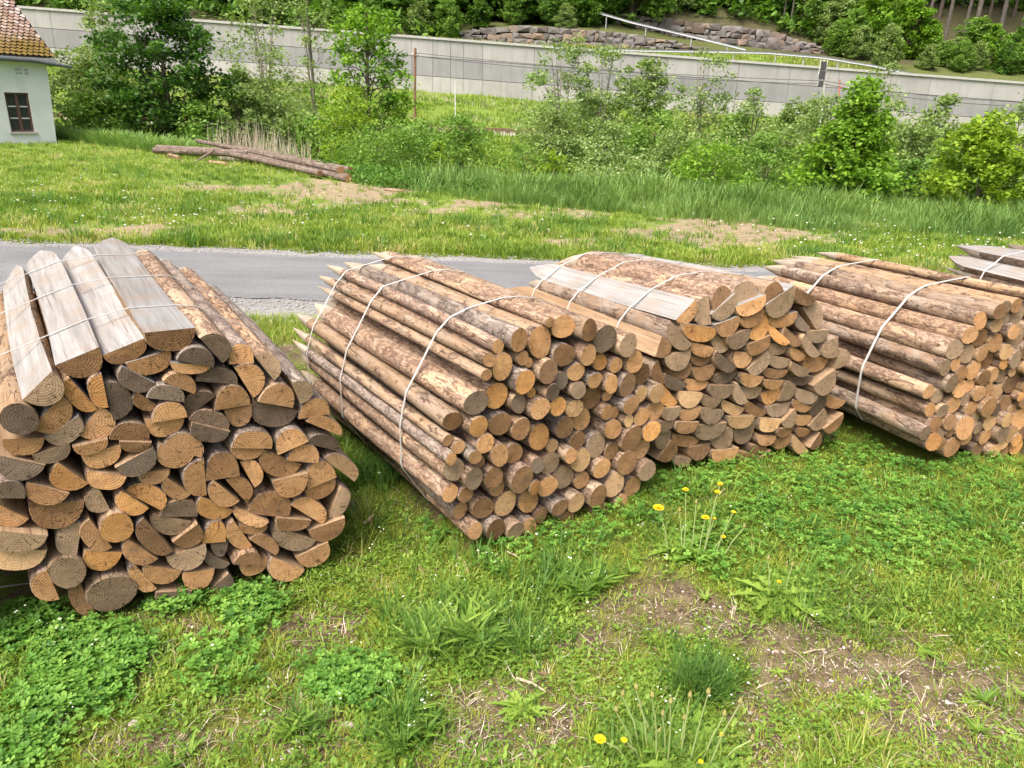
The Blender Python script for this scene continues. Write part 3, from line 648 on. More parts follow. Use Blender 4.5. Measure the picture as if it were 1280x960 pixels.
def fill5(rnd, P0, az):
    out = []
    for i, v in enumerate(np.arange(.06, .86, .085)):
        for u in np.arange(-.55, .56, .118):
            if u*u/.58**2+(v-.42)**2/.50**2 < 1: out.append((u+rnd.uniform(-.02, .02), v, .056, True, rnd.uniform(-.5, .5)+math.pi, rnd.choice('ttbgl')))
    for u, v in ((-.44, .80), (-.30, .87), (-.14, .90), (.04, .91), (.2, .89)):
        out.append((u, v, .074, True, math.pi+.9*(-.1-u), 'g'))
    return out
_q = proj(np.array([3.82, 3.72, 0.0]))
b5 = bundle('bundle with pale pointed planks on top, farthest right and mostly outside the photo', (_q[0], _q[1]), -15, 1.6, .95, .95,
    [], (0, 0, 1), [.5, 1.22], .011, .03, [B_PINK, B_PEEL], 19, extra=fill5, top_sawn=.6)
# ------------------------------------------------------------------ small plants
def under_bundle(x, y, m=0.0):
    r = np.zeros(x.shape, bool)
    for P0, az, u0, u1, L, su, cu in FOOT:
        dx = x-P0[0]; dy = y-P0[1]
        u = dx*math.cos(az)-dy*math.sin(az); d = dx*math.sin(az)+dy*math.cos(az)
        w_ = (u1-u0); cc = (u0+u1)/2
        r |= (np.abs(u-cc) < w_*.40-m) & (d > .03+m) & (d < L-.1)
    return r
class Tmpl:
    def __init__(s): s.V = []; s.T = []; s.c = []
    def blade(s, x, y, z, h, w_, ang, lean, curve=.5, seg=2, c=0.0, fold=0.0):
        """a leaf blade: seg quads and a tip, as triangles; ang = the way it leans"""
        dx, dy = math.cos(ang), math.sin(ang); px, py = -dy, dx; b = len(s.V)
        for k in range(seg+1):
            t = k/(seg+1); r = lean*(t*(1-curve)+curve*t*t)*h; zz = h*(t-(lean*.35)*t*t)
            ww = w_*(1-t*.35)*(.55+.9*t if t < .5 else 1.0)/2 if fold else w_*(1-.55*t)/2
            s.V += [(x+dx*r-px*ww, y+dy*r-py*ww, z+zz+ww*fold), (x+dx*r+px*ww, y+dy*r+py*ww, z+zz+ww*fold)]; s.c += [c, c]
        s.V.append((x+dx*lean*h, y+dy*lean*h, z+h*(1-lean*.42))); s.c.append(c)
        for k in range(seg):
            a = b+2*k; s.T += [(a, a+1, a+3), (a, a+3, a+2)]
        a = b+2*seg; s.T.append((a, a+1, a+2))
    def poly(s, pts, c):
        b = len(s.V); s.V += pts; s.c += [c]*len(pts)
        for i in range(1, len(pts)-1): s.T.append((b, b+i, b+i+1))
    def arr(s): return np.array(s.V, float), np.array(s.T, np.int64), np.array(s.c, float)
def scatter_arrays(tmpls, P, sc, rot, rv, tilt=0.15, rng=RNG):
    """copies of the templates at P (n,3) as one vertex/triangle array"""
    Vs = []; Ts = []; Cs = []; off = 0
    which = rng.integers(0, len(tmpls), len(P))
    for k, t in enumerate(tmpls):
        ii = np.nonzero(which == k)[0]
        if not len(ii): continue
        V, T_, c = t.arr(); n = len(ii)
        cr, sr = np.cos(rot[ii]), np.sin(rot[ii])
        X = V[None, :, 0]*cr[:, None]-V[None, :, 1]*sr[:, None]; Y = V[None, :, 0]*sr[:, None]+V[None, :, 1]*cr[:, None]
        Z = np.repeat(V[None, :, 2], n, 0)
        tx = rng.normal(0, tilt, n)[:, None]; ty = rng.normal(0, tilt, n)[:, None]
        X = X+Z*tx; Y = Y+Z*ty
        W = np.stack([X, Y, Z], -1)*sc[ii][:, None, None]+P[ii][:, None, :]
        Vs.append(W.reshape(-1, 3)); m = len(V)
        Ts.append((T_[None]+(np.arange(n)*m)[:, None, None]).reshape(-1, 3)+off); off += n*m
        Cs.append(np.clip(c[None, :]+rv[ii][:, None], 0, 1).ravel())
    return np.concatenate(Vs), np.concatenate(Ts), np.concatenate(Cs)
def scatter(name, tmpls, P, sc, rot, rv, mat, tilt=.15, parent=None, origin=None):
    V, T_, C = scatter_arrays(tmpls, P, sc, rot, rv, tilt)
    if origin is not None: V = V-np.array(origin)
    o = mesh(name, V, T_, mat, smooth=False, attrs={'rnd': C}, parent=parent, loc=origin)
    return o
R_ = random.Random(3)
def t_grass(n, h, w_, spread, lean, seg=2, cj=.25):
    t = Tmpl()
    for i in range(n):
        a = R_.uniform(0, 6.283); r = spread*math.sqrt(R_.random())
        t.blade(r*math.cos(a), r*math.sin(a), 0, h*R_.uniform(.5, 1.1), w_*R_.uniform(.7, 1.2), a+R_.uniform(-.7, .7), lean*R_.uniform(.3, 1.4), .6, seg, R_.uniform(-cj, cj))
    return t
def t_clover(n, spread, h, size):
    t = Tmpl()
    for i in range(n):
        a = R_.uniform(0, 6.283); r = spread*math.sqrt(R_.random()); x, y = r*math.cos(a), r*math.sin(a); z = h*R_.uniform(.45, 1.0)
        s = size*R_.uniform(.7, 1.2); a0 = R_.uniform(0, 6.28); c = R_.uniform(-.3, .3); tx, ty = R_.uniform(-.35, .35), R_.uniform(-.35, .35)
        t.blade(x*.6, y*.6, 0, z*1.02, .0018, a, .25, .5, 1, c+.2)
        for k in range(3):
            b = a0+k*2.094; d = R_.uniform(.1, .35)
            pts = []
            for (q, w_) in ((0, 0), (.45, -.40), (.85, -.42), (1.02, -.2), (.95, 0), (1.02, .2), (.85, .42), (.45, .40)):
                lx, ly = q*s, w_*s
                X = x+lx*math.cos(b)-ly*math.sin(b); Y = y+lx*math.sin(b)+ly*math.cos(b)
                pts.append((X, Y, z+lx*d+abs(ly)*.35+(X-x)*tx+(Y-y)*ty))
            t.poly(pts, c)
    return t
def t_rosette(n, length, w_, up, c0=0.0, jag=False, seg=3):
    t = Tmpl()
    for i in range(n):
        a = 6.283*i/n+R_.uniform(-.4, .4); L = length*R_.uniform(.55, 1.1); el = up*R_.uniform(.5, 1.3); b = len(t.V); c = c0+R_.uniform(-.3, .3)
        dx, dy = math.cos(a), math.sin(a)
        st = [0, .18, .38, .6, .8, 1.0] if not jag else [0, .12, .22, .3, .42, .5, .62, .7, .84, .9, 1.0]
        for k, q in enumerate(st):
            ww = w_*math.sin(math.pi*min(.98, q**.75*.93+.04))/2*(1.0 if not jag else (1.35 if k % 2 else .45))
            r = L*q*math.cos(el*(1-.5*q)); z = L*(math.sin(el)*q-.35*q*q*math.cos(el)*.8)
            z = max(z, .004)
            for sgn, zz in ((-1, ww*.45), (0, 0), (1, ww*.45)):
                t.V.append((dx*r-dy*ww*sgn, dy*r+dx*ww*sgn, z+zz)); t.c.append(c+(.12 if sgn == 0 else 0))
        for k in range(len(st)-1):
            for s_ in (0, 1):
                p = b+3*k+s_; t.T += [(p, p+1, p+4), (p, p+4, p+3)]
    return t
def t_chick(n, spread, h):
    t = Tmpl()
    for i in range(n):
        a = R_.uniform(0, 6.283); r = spread*math.sqrt(R_.random()); x, y = r*math.cos(a), r*math.sin(a); z = R_.uniform(.1, 1)*h; s = R_.uniform(.004, .010); b = R_.uniform(0, 6.28); c = R_.uniform(-.3, .3)
        el = R_.uniform(-.3, .8)
        ex = (math.cos(b)*math.cos(el), math.sin(b)*math.cos(el), math.sin(el)); ey = (-math.sin(b), math.cos(b), 0)
        t.poly([(x+s*(p*ex[0]+q*ey[0]), y+s*(p*ex[1]+q*ey[1]), z+s*p*ex[2]) for p, q in ((0, 0), (.9, -.5), (1.9, -.25), (2.1, 0), (1.9, .25), (.9, .5))], c)
    return t
def t_pebble(k):
    t = Tmpl(); n = 6; c = R_.uniform(-.5, .5)
    for z, r in ((.0, .9), (.35, 1.0), (.62, .55)):
        for i in range(n):
            a = 6.283*i/n; rr = r*R_.uniform(.75, 1.15); t.V.append((rr*math.cos(a), rr*math.sin(a)*.75, z*R_.uniform(.8, 1.2))); t.c.append(c)
    for k in range(2):
        for i in range(n):
            j = (i+1) % n; a, b, c_, d = k*n+i, k*n+j, (k+1)*n+j, (k+1)*n+i; t.T += [(a, b, c_), (a, c_, d)]
    for i in range(1, n-1): t.T.append((2*n, 2*n+i, 2*n+i+1))
    return t
def t_stalkflower(n, h):
    t = Tmpl()
    for i in range(n):
        a = R_.uniform(0, 6.28); x, y = R_.uniform(-.01, .01), R_.uniform(-.01, .01); hh = h*R_.uniform(.6, 1); ln = R_.uniform(.05, .35)
        t.blade(x, y, 0, hh, .0022, a, ln, .5, 2, .3)
    return t

def pick(n, x0, x1, y0, y1, dens, margin=170, bund=True):
    """n tries spread evenly in perspective (more of them near the camera), kept with probability dens"""
    u = RNG.random(n); y = 1/(1/y0-u*(1/y0-1/y1)); x = (x0+(x1-x0)*RNG.random(n))
    # widen with distance
    x = x*(y*.95+.6)
    px, py = pix(x, y); ok = (px > -margin) & (px < 1280+margin) & (py < 1130)
    x, y, px, py = x[ok], y[ok], px[ok], py[ok]
    d = dens(x, y, px, py); k = RNG.random(len(x)) < d
    x, y = x[k], y[k]
    if bund:
        ub = under_bundle(x, y); x, y = x[~ub], y[~ub]
    return x, y
def place3(x, y, dz=0.0): return np.stack([x, y, gz(x, y)+dz], -1)
def norm_rv(n, m=.5, s=.2): return RNG.normal(m, s, n)
def clumpv(x, y, sc, seed): return (fbm(x, y, sc, seed)-.5)

gt = [t_grass(10, .085, .0042, .035, .6) for _ in range(7)]
ft = [t_grass(16, .034, .0028, .038, .9, 1) for _ in range(6)]
lt = [t_grass(14, .17, .0062, .05, .6, 3) for _ in range(6)]
ct = [t_clover(7, .05, .045, .0115) for _ in range(7)]
ch = [t_chick(26, .05, .03) for _ in range(5)]
pt = [t_rosette(15, .115, .017, 1.05) for _ in range(5)]
dt = [t_rosette(11, .13, .028, .45, .1, True) for _ in range(4)]
pb = [t_pebble(k) for k in range(10)]

# fine mossy grass over everything in front
def d_fine(x, y, px, py): return np.clip(.14+1.15*(cover(x, y)-.28), .10, 1)*(1-.6*ell(px, py, CLOVER))
x, y = pick(52000, -1, 1, .9, 5.8, d_fine)
tag(scatter('fine_grass', ft, place3(x, y, -.002), RNG.uniform(.6, 1.3, len(x)), RNG.uniform(0, 6.28, len(x)), norm_rv(len(x), .4, .2)+clumpv(x, y, .4, 3)*1.1, L_FINE), kind='stuff')
x, y = pick(30000, -1, 1, .9, 5.8, lambda x, y, px, py: np.clip(.06+.65*(cover(x, y)-.32)+.4*ell(px, py, LONG), .05, 1))
tag(scatter('low_weeds', ch, place3(x, y), RNG.uniform(.6, 1.25, len(x)), RNG.uniform(0, 6.28, len(x)), norm_rv(len(x), .5, .15)+clumpv(x, y, .3, 8)*.8, L_PLAN), kind='stuff')
x, y = pick(15000, -1, 1, .9, 5.8, lambda x, y, px, py: np.clip(.05+1.1*(fbm(x, y, .3, 77)-.5)+.6*ell(px, py, LONG)+.2*ell(px, py, CLOVER)-.35*ell(px, py, FG_BARE, .5)+.35*(py < 560), .02, 1))
tag(scatter('grass', gt, place3(x, y), RNG.uniform(.5, 1.25, len(x)), RNG.uniform(0, 6.28, len(x)), norm_rv(len(x), .42, .2)+clumpv(x, y, .5, 13)*1.0, L_GRASS), kind='stuff')
x, y = pick(30000, -1, 1, .9, 5.8, lambda x, y, px, py: np.clip(1.0*ell(px+60*(fbm(x, y, .25, 91)-.5), py+50*(fbm(x, y, .25, 92)-.5), CLOVER, .35)-.15, 0.0, 1)*np.clip(.35+1.5*(fbm(x, y, .16, 55)-.2), .1, 1))
tag(scatter('clover', ct, place3(x, y), RNG.uniform(.7, 1.35, len(x)), RNG.uniform(0, 6.28, len(x)), norm_rv(len(x), .5, .17)+clumpv(x, y, .25, 17)*.9, L_CLOV), kind='stuff')
x, y = pick(5000, -1, 1, .9, 5.8, lambda x, y, px, py: np.clip(.6*ell(px, py, LONG)-.15, 0, 1))
tag(scatter('long_grass', lt, place3(x, y), RNG.uniform(.45, 1.0, len(x)), RNG.uniform(0, 6.28, len(x)), norm_rv(len(x), .5, .2), L_LUSH), kind='stuff')
x, y = pick(2200, -1, 1, .9, 5.4, lambda x, y, px, py: np.clip(.10+.35*ell(px, py, LONG)+.18*(fbm(x, y, .4, 4)-.5), 0, 1))
tag(scatter('weed_rosettes', pt+dt, place3(x, y), RNG.uniform(.25, .6, len(x)), RNG.uniform(0, 6.28, len(x)), norm_rv(len(x), .6, .2), L_PLAN, .3), kind='stuff')
x, y = pick(60000, -1, 1, .85, 5.8, lambda x, y, px, py: np.clip(.10+.9*ell(px, py, FG_BARE, .5)-.3*ell(px, py, CLOVER), 0, 1))
tag(scatter('pebbles', pb, place3(x, y, -.001), np.clip(RNG.lognormal(-6.0, .5, len(x)), .0012, .012), RNG.uniform(0, 6.28, len(x)), RNG.uniform(.2, .8, len(x)), PEB, 0), kind='stuff')
# dead blades and bits of bark lying about
x, y = pick(9000, -1, 1, .9, 5.7, lambda x, y, px, py: np.clip(.35-.3*ell(px, py, CLOVER), .05, 1))
tag(scatter('dead_grass_blades', [t_grass(4, .05, .003, .04, 1.6, 1) for _ in range(4)], place3(x, y), RNG.uniform(.5, 1.2, len(x)), RNG.uniform(0, 6.28, len(x)), norm_rv(len(x), .3, .25), L_DRY, .5), kind='stuff')
def t_chip():
    t = Tmpl(); a, b, h = R_.uniform(.6, 1.3), R_.uniform(.15, .4), R_.uniform(.08, .2)
    t.poly([(-a, -b, h), (a*.8, -b*.8, h*1.4), (a, b*.7, h*1.2), (-a*.7, b, h)], R_.uniform(-.3, .3)); t.poly([(-a, -b, 0), (a*.8, -b*.8, 0), (a*.8, -b*.8, h*1.4), (-a, -b, h)], 0)
    return t
x, y = pick(5000, -1, 1, .9, 5.0, lambda x, y, px, py: np.clip(.15+.5*ell(px, py, FG_BARE, .5)+.35*ell(px, py, [(300, 760, 330, 40), (650, 690, 260, 30), (960, 590, 200, 30)]), 0, 1))
tag(scatter('bark_chips', [t_chip() for _ in range(6)], place3(x, y, .002), RNG.uniform(.004, .014, len(x)), RNG.uniform(0, 6.28, len(x)), norm_rv(len(x)), flat_mat('loose_bark_chip', (.21, .14, .085), .9, .1, .4, 30), .2), kind='stuff')
# road-side gravel
n = 9000; x = RNG.uniform(-7, 7.5, n); k = RNG.random(n); y = np.where(k < .72, RNG.uniform(SH0-.15, ROAD0+.05, n), RNG.uniform(ROAD1-.05, SH1+.12, n))
tag(scatter('loose_gravel', pb, np.stack([x, y, np.full(n, -.006)], -1), RNG.uniform(.006, .018, n), RNG.uniform(0, 6.28, n), RNG.uniform(.2, .8, n), flat_mat('pale_limestone_chips', (.26, .26, .25), .9, .1, .25, 40), 0), kind='stuff')
# small white weed flowers
WHT = flat_mat('white_petals', (.75, .76, .70), .7, .1)
def t_dots(n, sp, h, s, col=.5):
    t = Tmpl()
    for i in range(n):
        x, y = R_.uniform(-sp, sp), R_.uniform(-sp, sp); z = h*R_.uniform(.5, 1); r = s*R_.uniform(.6, 1.2)
        for a in (0, 1):
            t.poly([(x+r*math.cos(q), y+(r*math.sin(q) if a == 0 else 0), z+(r*math.sin(q)*.6 if a else 0)) for q in (0, 1.26, 2.5, 3.8, 5.0)], col)
    return t
x, y = pick(1500, -1, 1, .9, 5.7, lambda x, y, px, py: np.clip(.15+.5*ell(px, py, LONG)+.25*ell(px, py, CLOVER)-.1, 0, 1))
tag(scatter('white_weed_flowers', [t_dots(3, .03, .12, .003) for _ in range(4)], place3(x, y), RNG.uniform(.6, 1.3, len(x)), RNG.uniform(0, 6.28, len(x)), norm_rv(len(x)), WHT), kind='stuff')

# single plants in front that one could point to
def plant(name, label, cat, px, py, parts, group=None):
    c = gr(px, py); c[2] = float(gz(c[0], c[1])); root = empty(name, c)
    tag(root, label, cat, group)
    for (pn, tm, n, r, s0, s1, mat, rm, tl) in parts:
        a = RNG.uniform(0, 6.28, n); q = r*np.sqrt(RNG.random(n)); xx = c[0]+q*np.cos(a); yy = c[1]+q*np.sin(a)*.8
        P = np.stack([xx, yy, gz(xx, yy)], -1)-c
        V, T_, C = scatter_arrays(tm, P, RNG.uniform(s0, s1, n), RNG.uniform(0, 6.28, n), norm_rv(n, rm, .15), tl)
        mesh(pn, V, T_, mat, smooth=False, attrs={'rnd': C}, parent=root)
    return root
for (px, py, r, n, lab) in [(118, 830, .17, 150, 'bushy clover plant below the left end of the nearest split-post stack'), (60, 885, .10, 60, 'clover clump at the lower left of the big clover plant'), (440, 852, .09, 60, 'round clover clump on the moss left of the plantain clump'),
                            (308, 752, .08, 50, 'clover clump at the foot of the big stack under its lower right'), (25, 790, .14, 90, 'dark clover clump at the left edge of the photo against the stack'), (215, 752, .07, 35, 'small clover sprig under the bottom half-log of the big stack'), (20, 945, .1, 60, 'bright clover clump in the bottom left corner')]:
    plant('clover_plant', lab, 'clover plant', px, py, [('foliage', ct, n, r*.9, .8, 1.35, L_CLOV, .5, .2)])
for (px, py, r, n, s, lab) in [(575, 790, .17, 26, 1.0, 'large plantain clump in the middle foreground'), (715, 735, .10, 10, .9, 'plantain clump near the right bottom corner of the round-post stack'), (510, 915, .08, 8, .8, 'plantain clump at the bottom edge below the large one'), (380, 915, .05, 4, .6, 'small plantain at the bottom left of centre')]:
    plant('plantain', lab, 'plantain', px, py, [('leaf_rosettes', pt, n, r, .7*s, 1.15*s, L_PLAN, .5, .3), ('grass_blades', lt, int(n*1.6), r*1.1, .45, .8, L_LUSH, .55, .2)])
for (px, py, r, n, s, lab) in [(868, 862, .085, 42, .62, 'dense dark green grass tuft in the lower right foreground'), (640, 805, .08, 22, .5, 'feathery grass tuft right of the large plantain clump'), (470, 600, .12, 26, .9, 'tall dark grass between the big split-post stack and the round-post stack')]:
    plant('grass_tuft', lab, 'grass tuft', px, py, [('blades', lt, n, r, s*.8, s*1.2, L_LUSH, .4, .25)])
for (px, py, s, lab) in [(655, 885, .55, 'flat leaf rosette on bare soil, lower middle'), (725, 852, .4, 'small leaf rosette on the gravelly soil right of centre'), (690, 690 , .4, 'leaf rosette under the round-post stack'), (1010, 745, .6, 'low leafy weed in the middle of the right-hand green'), (1080, 880, .4, 'small rosette on the bare ground at lower right'), (180, 895, .4, 'small rosette at lower left')]:
    plant('leaf_rosette', lab, 'weed', px, py, [('leaves', dt, 3, .02, s, s*1.3, L_PLAN, .7, .1)])
# dandelions
YEL = flat_mat('dandelion_yellow', (.75, .50, .015), .7, .1); BUDM = flat_mat('dandelion_bud', (.30, .28, .10), .8, .1)
def tube(V, Fc, pts, rs, n=5):
    b0 = len(V)
    pts = [Vector(p) for p in pts]
    for k, p in enumerate(pts):
        d = (pts[min(k+1, len(pts)-1)]-pts[max(k-1, 0)]); d = d.normalized() if d.length > 1e-6 else Vector((0, 0, 1))
        a = d.cross(Vector((0, 0, 1))); a = a.normalized() if a.length > 1e-3 else Vector((1, 0, 0)); b = d.cross(a)
        for i in range(n):
            q = 2*math.pi*i/n; V.append(tuple(p+(a*math.cos(q)+b*math.sin(q))*rs[k]))
    for k in range(len(pts)-1):
        for i in range(n):
            j = (i+1) % n; a = b0+k*n
            Fc.append((a+i, a+j, a+n+j, a+n+i))
    return b0
STEM = flat_mat('pale_green_stem', (.30, .38, .14), .6, .3)
def dandelion(px, py, heads, label):
    c = gr(px, py); c[2] = float(gz(c[0], c[1])); root = empty('dandelion', c); tag(root, label, 'dandelion')
    V, T_, C = scatter_arrays(dt, np.zeros((5, 3))+RNG.uniform(-.07, .07, (5, 3))*[1, 1, 0], RNG.uniform(1.0, 1.5, 5), RNG.uniform(0, 6.28, 5), norm_rv(5, .4, .1), .1)
    mesh('leaves', V, T_, L_PLAN, smooth=False, attrs={'rnd': C}, parent=root)
    for (hx, hy, kind) in heads:
        p = atY(hx, hy, c[1]+random.uniform(-.08, .05)); d = Vector(p-c)
        q0 = Vector((d.x*.62, d.y*.5, -.01)); V = []; Fc = []; tube(V, Fc, [tuple(q0), tuple(q0.lerp(d, .55)+Vector((-d.x*.05, 0, .006))), tuple(d)], [.0026, .0022, .0019])
        st = mesh('stem', V, Fc, STEM, parent=root)
        V = []; Fc = []
        if kind:
            for ring, (n, r, el) in enumerate(((16, .017*kind, .12), (14, .013*kind, .5), (10, .008*kind, .95))):
                for i in range(n):
                    a = 6.283*i/n+ring*.2; b = len(V); w_ = .0025*kind
                    ex = Vector((math.cos(a)*math.cos(el), math.sin(a)*math.cos(el), math.sin(el))); ey = Vector((-math.sin(a), math.cos(a), 0))
                    V += [tuple(d+ey*-w_*.5), tuple(d+ex*r-ey*w_), tuple(d+ex*r*1.05+ey*w_), tuple(d+ey*w_*.5)]; Fc.append((b, b+1, b+2, b+3))
            mesh('flower_head', V, Fc, YEL, parent=st)
        else:
            tube(V, Fc, [tuple(d), tuple(d+Vector((0, 0, .008))), tuple(d+Vector((0, 0, .022)))], [.003, .006, .003], 6)
            mesh('bud', V, Fc, BUDM, parent=st)
dandelion(868, 695, [(823, 635, 1.25), (857, 612, .7), (900, 605, .65), (897, 615, .7), (882, 647, .9), (904, 671, .6), (917, 640, .5), (893, 648, .4), (870, 630, 0), (849, 640, 0), (930, 660, 0)], 'dandelion in flower in front of the third stack, tallest yellow heads')
dandelion(850, 945, [(750, 924, .9), (780, 925, .5), (790, 955, .5), (897, 948, .65), (876, 952, .4), (902, 918, .4), (800, 885, 0), (778, 870, 0), (795, 862, 0), (815, 872, 0), (838, 880, 0), (862, 872, 0), (885, 868, 0), (770, 890, 0), (905, 895, 0), (925, 880, 0), (940, 925, 0), (828, 895, 0), (855, 900, 0)], 'budding dandelion at the bottom edge of the photo right of centre')
dandelion(975, 745, [(974, 727, .5), (960, 700, 0), (990, 708, 0)], 'dandelion with one closing flower in the right-hand green')
# fallen sticks and larger stones
WOODST = flat_mat('weathered_stick', (.42, .33, .24), .85, .1, .25, 60)
for (x1, y1, x2, y2, r, lab) in [(645, 852, 682, 869, .0045, 'short pale stick on the soil right of the plantain clump'), (634, 692, 652, 704, .004, 'short stick just below the round-post stack'), (1003, 822, 1030, 818, .003, 'thin twig on the bare ground at lower right'), (455, 648, 468, 640, .008, 'small wood scrap in the grass between the two nearest stacks')]:
    a = gr(x1, y1); b = gr(x2, y2); a[2] = float(gz(a[0], a[1]))+.014; b[2] = float(gz(b[0], b[1]))+.016
    V = []; Fc = []; m_ = (a+b)/2+np.array([.003, .004, .002]); tube(V, Fc, [a, m_, b], [r, r*.95, r*.7], 7); n = len(V)
    Fc += [tuple(range(7)), tuple(range(n-1, n-8, -1))]
    tag(mesh('stick', V, Fc, WOODST), lab, 'stick')
for (px, py, s, lab) in [(168, 905, .016, 'pale stone at the lower left among small gravel'), (85, 868, .017, 'white stone left of the clover plant'), (225, 783, .011, 'small white stone on moss below the big stack'), (434, 908, .020, 'flat whitish stone at the bottom left of centre'), (578, 924, .018, 'pinkish stone on bare soil at the bottom'), (608, 946, .022, 'largest whitish stone at the bottom middle'), (366, 941, .013, 'pale stone at the bottom beside the small plantain'), (1092, 798, .012, 'white stone on the bare strip at lower right'), (873, 810, .016, 'pale stone behind the dark grass tuft')]:
    t = t_pebble(0); V, T_, C = t.arr(); c = gr(px, py); c[2] = float(gz(c[0], c[1]))
    tag(mesh('stone', V*np.array([1.2, 1, .9])*s, T_, PEB, attrs={'rnd': np.full(len(V), random.choice([.03, .8, .78]))}, loc=c, smooth=False), lab, 'stone')

# ------------------------------------------------------------------ the meadow across the road
mt = [t_grass(9, .11, .011, .06, .65, 1) for _ in range(6)]
def d_mead(x, y, px, py): return (y < edgeY(x)+1.5)* np.clip(1.4*(cover(x, y)-.36), .07, 1)*(y < edgeY(x)+2.0)*np.clip((y-SH1+.05)*3, 0, 1)
x, y = pick(68000, -1.1, 1.0, 8.5, 36, d_mead, 120, False)
sc = RNG.uniform(.4, 1.1, len(x))*(.75+.55*fbm(x, y, .9, 41)); 
tag(scatter('meadow_grass', mt, place3(x, y), sc*(1+.02*y), RNG.uniform(0, 6.28, len(x)), norm_rv(len(x), .45, .16)+clumpv(x, y, .8, 47)*1.3, L_MEAD), kind='stuff')
x, y = pick(6000, -1.1, 1.0, 8.6, 20, lambda x, y, px, py: d_mead(x, y, px, py)*sst(.5, .62, fbm(x, y, 1.1, 88)), 120, False)
tag(scatter('meadow_tufts', [t_grass(12, .24, .012, .1, .6, 2) for _ in range(4)], place3(x, y), RNG.uniform(.5, 1.1, len(x)), RNG.uniform(0, 6.28, len(x)), norm_rv(len(x), .42, .14), L_LUSH), kind='stuff')
# verge between the near shoulder and the stacks
n = 5000; x = RNG.uniform(-5, 6, n); y = RNG.uniform(5.0, SH0+.03, n); ub = under_bundle(x, y); x, y = x[~ub], y[~ub]
tag(scatter('verge_grass', gt, place3(x, y), RNG.uniform(.6, 1.3, len(x)), RNG.uniform(0, 6.28, len(x)), norm_rv(len(x), .6, .15), L_MEAD), kind='stuff')
# white seed heads in the meadow
x, y = pick(2600, -1.0, 1.0, 9, 22, lambda x, y, px, py: np.clip(.10+.5*ell(px, py, [(1150, 300, 160, 40), (1240, 250, 80, 40), (250, 250, 240, 50)]), 0, 1)*(y < edgeY(x)), 60, False)
tag(scatter('dandelion_seed_heads', [t_dots(1, .01, .22, .02) for _ in range(3)], place3(x, y), RNG.uniform(.5, 1.0, len(x)), RNG.uniform(0, 6.28, len(x)), norm_rv(len(x)), flat_mat('seed_head_fluff', (.62, .62, .55), .9, .05)), kind='stuff')
# tall bluish grass along the far edge of the meadow
x = RNG.uniform(-3, 17, 12000); e = edgeY(x); y = e+RNG.uniform(-.3, 3.4, len(x))+.8*(fbm(x, x*0, 1.5, 5)-.5); k = (x > -1.2+RNG.normal(0, .6, len(x)))
x, y = x[k], y[k]
tag(scatter('tall_edge_grass', [t_grass(9, .62, .022, .12, .45, 2) for _ in range(6)], place3(x, y), RNG.uniform(.55, 1.1, len(x))*(.30+1.25*fbm(x, y, .8, 66))*(.6+.4*sst(0, 1.2, y-edgeY(x))), RNG.uniform(0, 6.28, len(x)), norm_rv(len(x), .5, .16)+clumpv(x, y, 1.2, 51)*.9, L_BLUE), kind='stuff')
x = RNG.uniform(-22, -9.5, 3600); y = edgeY(x)+RNG.uniform(1.3, 3.6, len(x))
tag(scatter('tall_grass_by_logs', [t_grass(9, .6, .03, .15, .5, 2) for _ in range(5)], place3(x, y), RNG.uniform(.5, 1.2, len(x)), RNG.uniform(0, 6.28, len(x)), norm_rv(len(x), .5, .16), L_BLUE), kind='stuff')
# bramble hedge: low dark leaves heaped along the bank
def t_leafball(n, r, s, flat=.7):
    t = Tmpl()
    for i in range(n):
        d = Vector((R_.gauss(0, 1), R_.gauss(0, 1), R_.gauss(0, 1))).normalized()*r*R_.uniform(.3, 1)**.6; d.z = abs(d.z)*flat
        a = Vector((R_.gauss(0, 1), R_.gauss(0, 1), R_.gauss(0, .6))).normalized(); b = a.cross(Vector((R_.gauss(0, .5), R_.gauss(0, .5), 1))).normalized(); q = s*R_.uniform(.6, 1.2); c = R_.uniform(-.25, .25)
        t.poly([tuple(d-a*q), tuple(d-b*q*.5), tuple(d+a*q), tuple(d+b*q*.5)], c)
    return t
x = RNG.uniform(-7.5, 2.0, 1700); y = edgeY(x)+RNG.uniform(.3, 3.2, len(x))+1.5*sst(-3.2, -4.4, x); hh = np.clip(1.0-.10*(x+2), .3, 1.1)*(.6+.8*fbm(x, y, 1.5, 12))
tag(scatter('bramble_thicket', [t_leafball(40, .38, .05) for _ in range(5)], place3(x, y), RNG.uniform(.6, 1.2, len(x))*hh, RNG.uniform(0, 6.28, len(x)), norm_rv(len(x), .5, .2)+clumpv(x, y, 1.0, 61), L_IVY), kind='stuff')
# rough growth on the bank, by the railway and below the concrete wall
n = 14000; y = RNG.uniform(26, 74, n); x = (RNG.random(n)*2-1)*y*.85; k = (y > edgeY(x)+3) & ~((y > 50.5) & (y < 54.6)); x, y = x[k], y[k]
tag(scatter('bank_growth', [t_grass(9, .5, .05, .35, .7, 1) for _ in range(5)], place3(x, y), RNG.uniform(.5, 1.3, len(x)), RNG.uniform(0, 6.28, len(x)), norm_rv(len(x), .42, .18)+clumpv(x, y, 4, 63), L_MEAD), kind='stuff')
n = 2600; y = RNG.uniform(56, 74, n); x = RNG.uniform(-40, 60, n); k = fbm(x, y, 3, 90) > .5; x, y = x[k], y[k]
tag(scatter('dry_bank_stalks', [t_grass(7, .5, .05, .3, .6, 1) for _ in range(4)], place3(x, y), RNG.uniform(.4, .9, len(x)), RNG.uniform(0, 6.28, len(x)), norm_rv(len(x), .3, .2), L_DRY), kind='stuff')
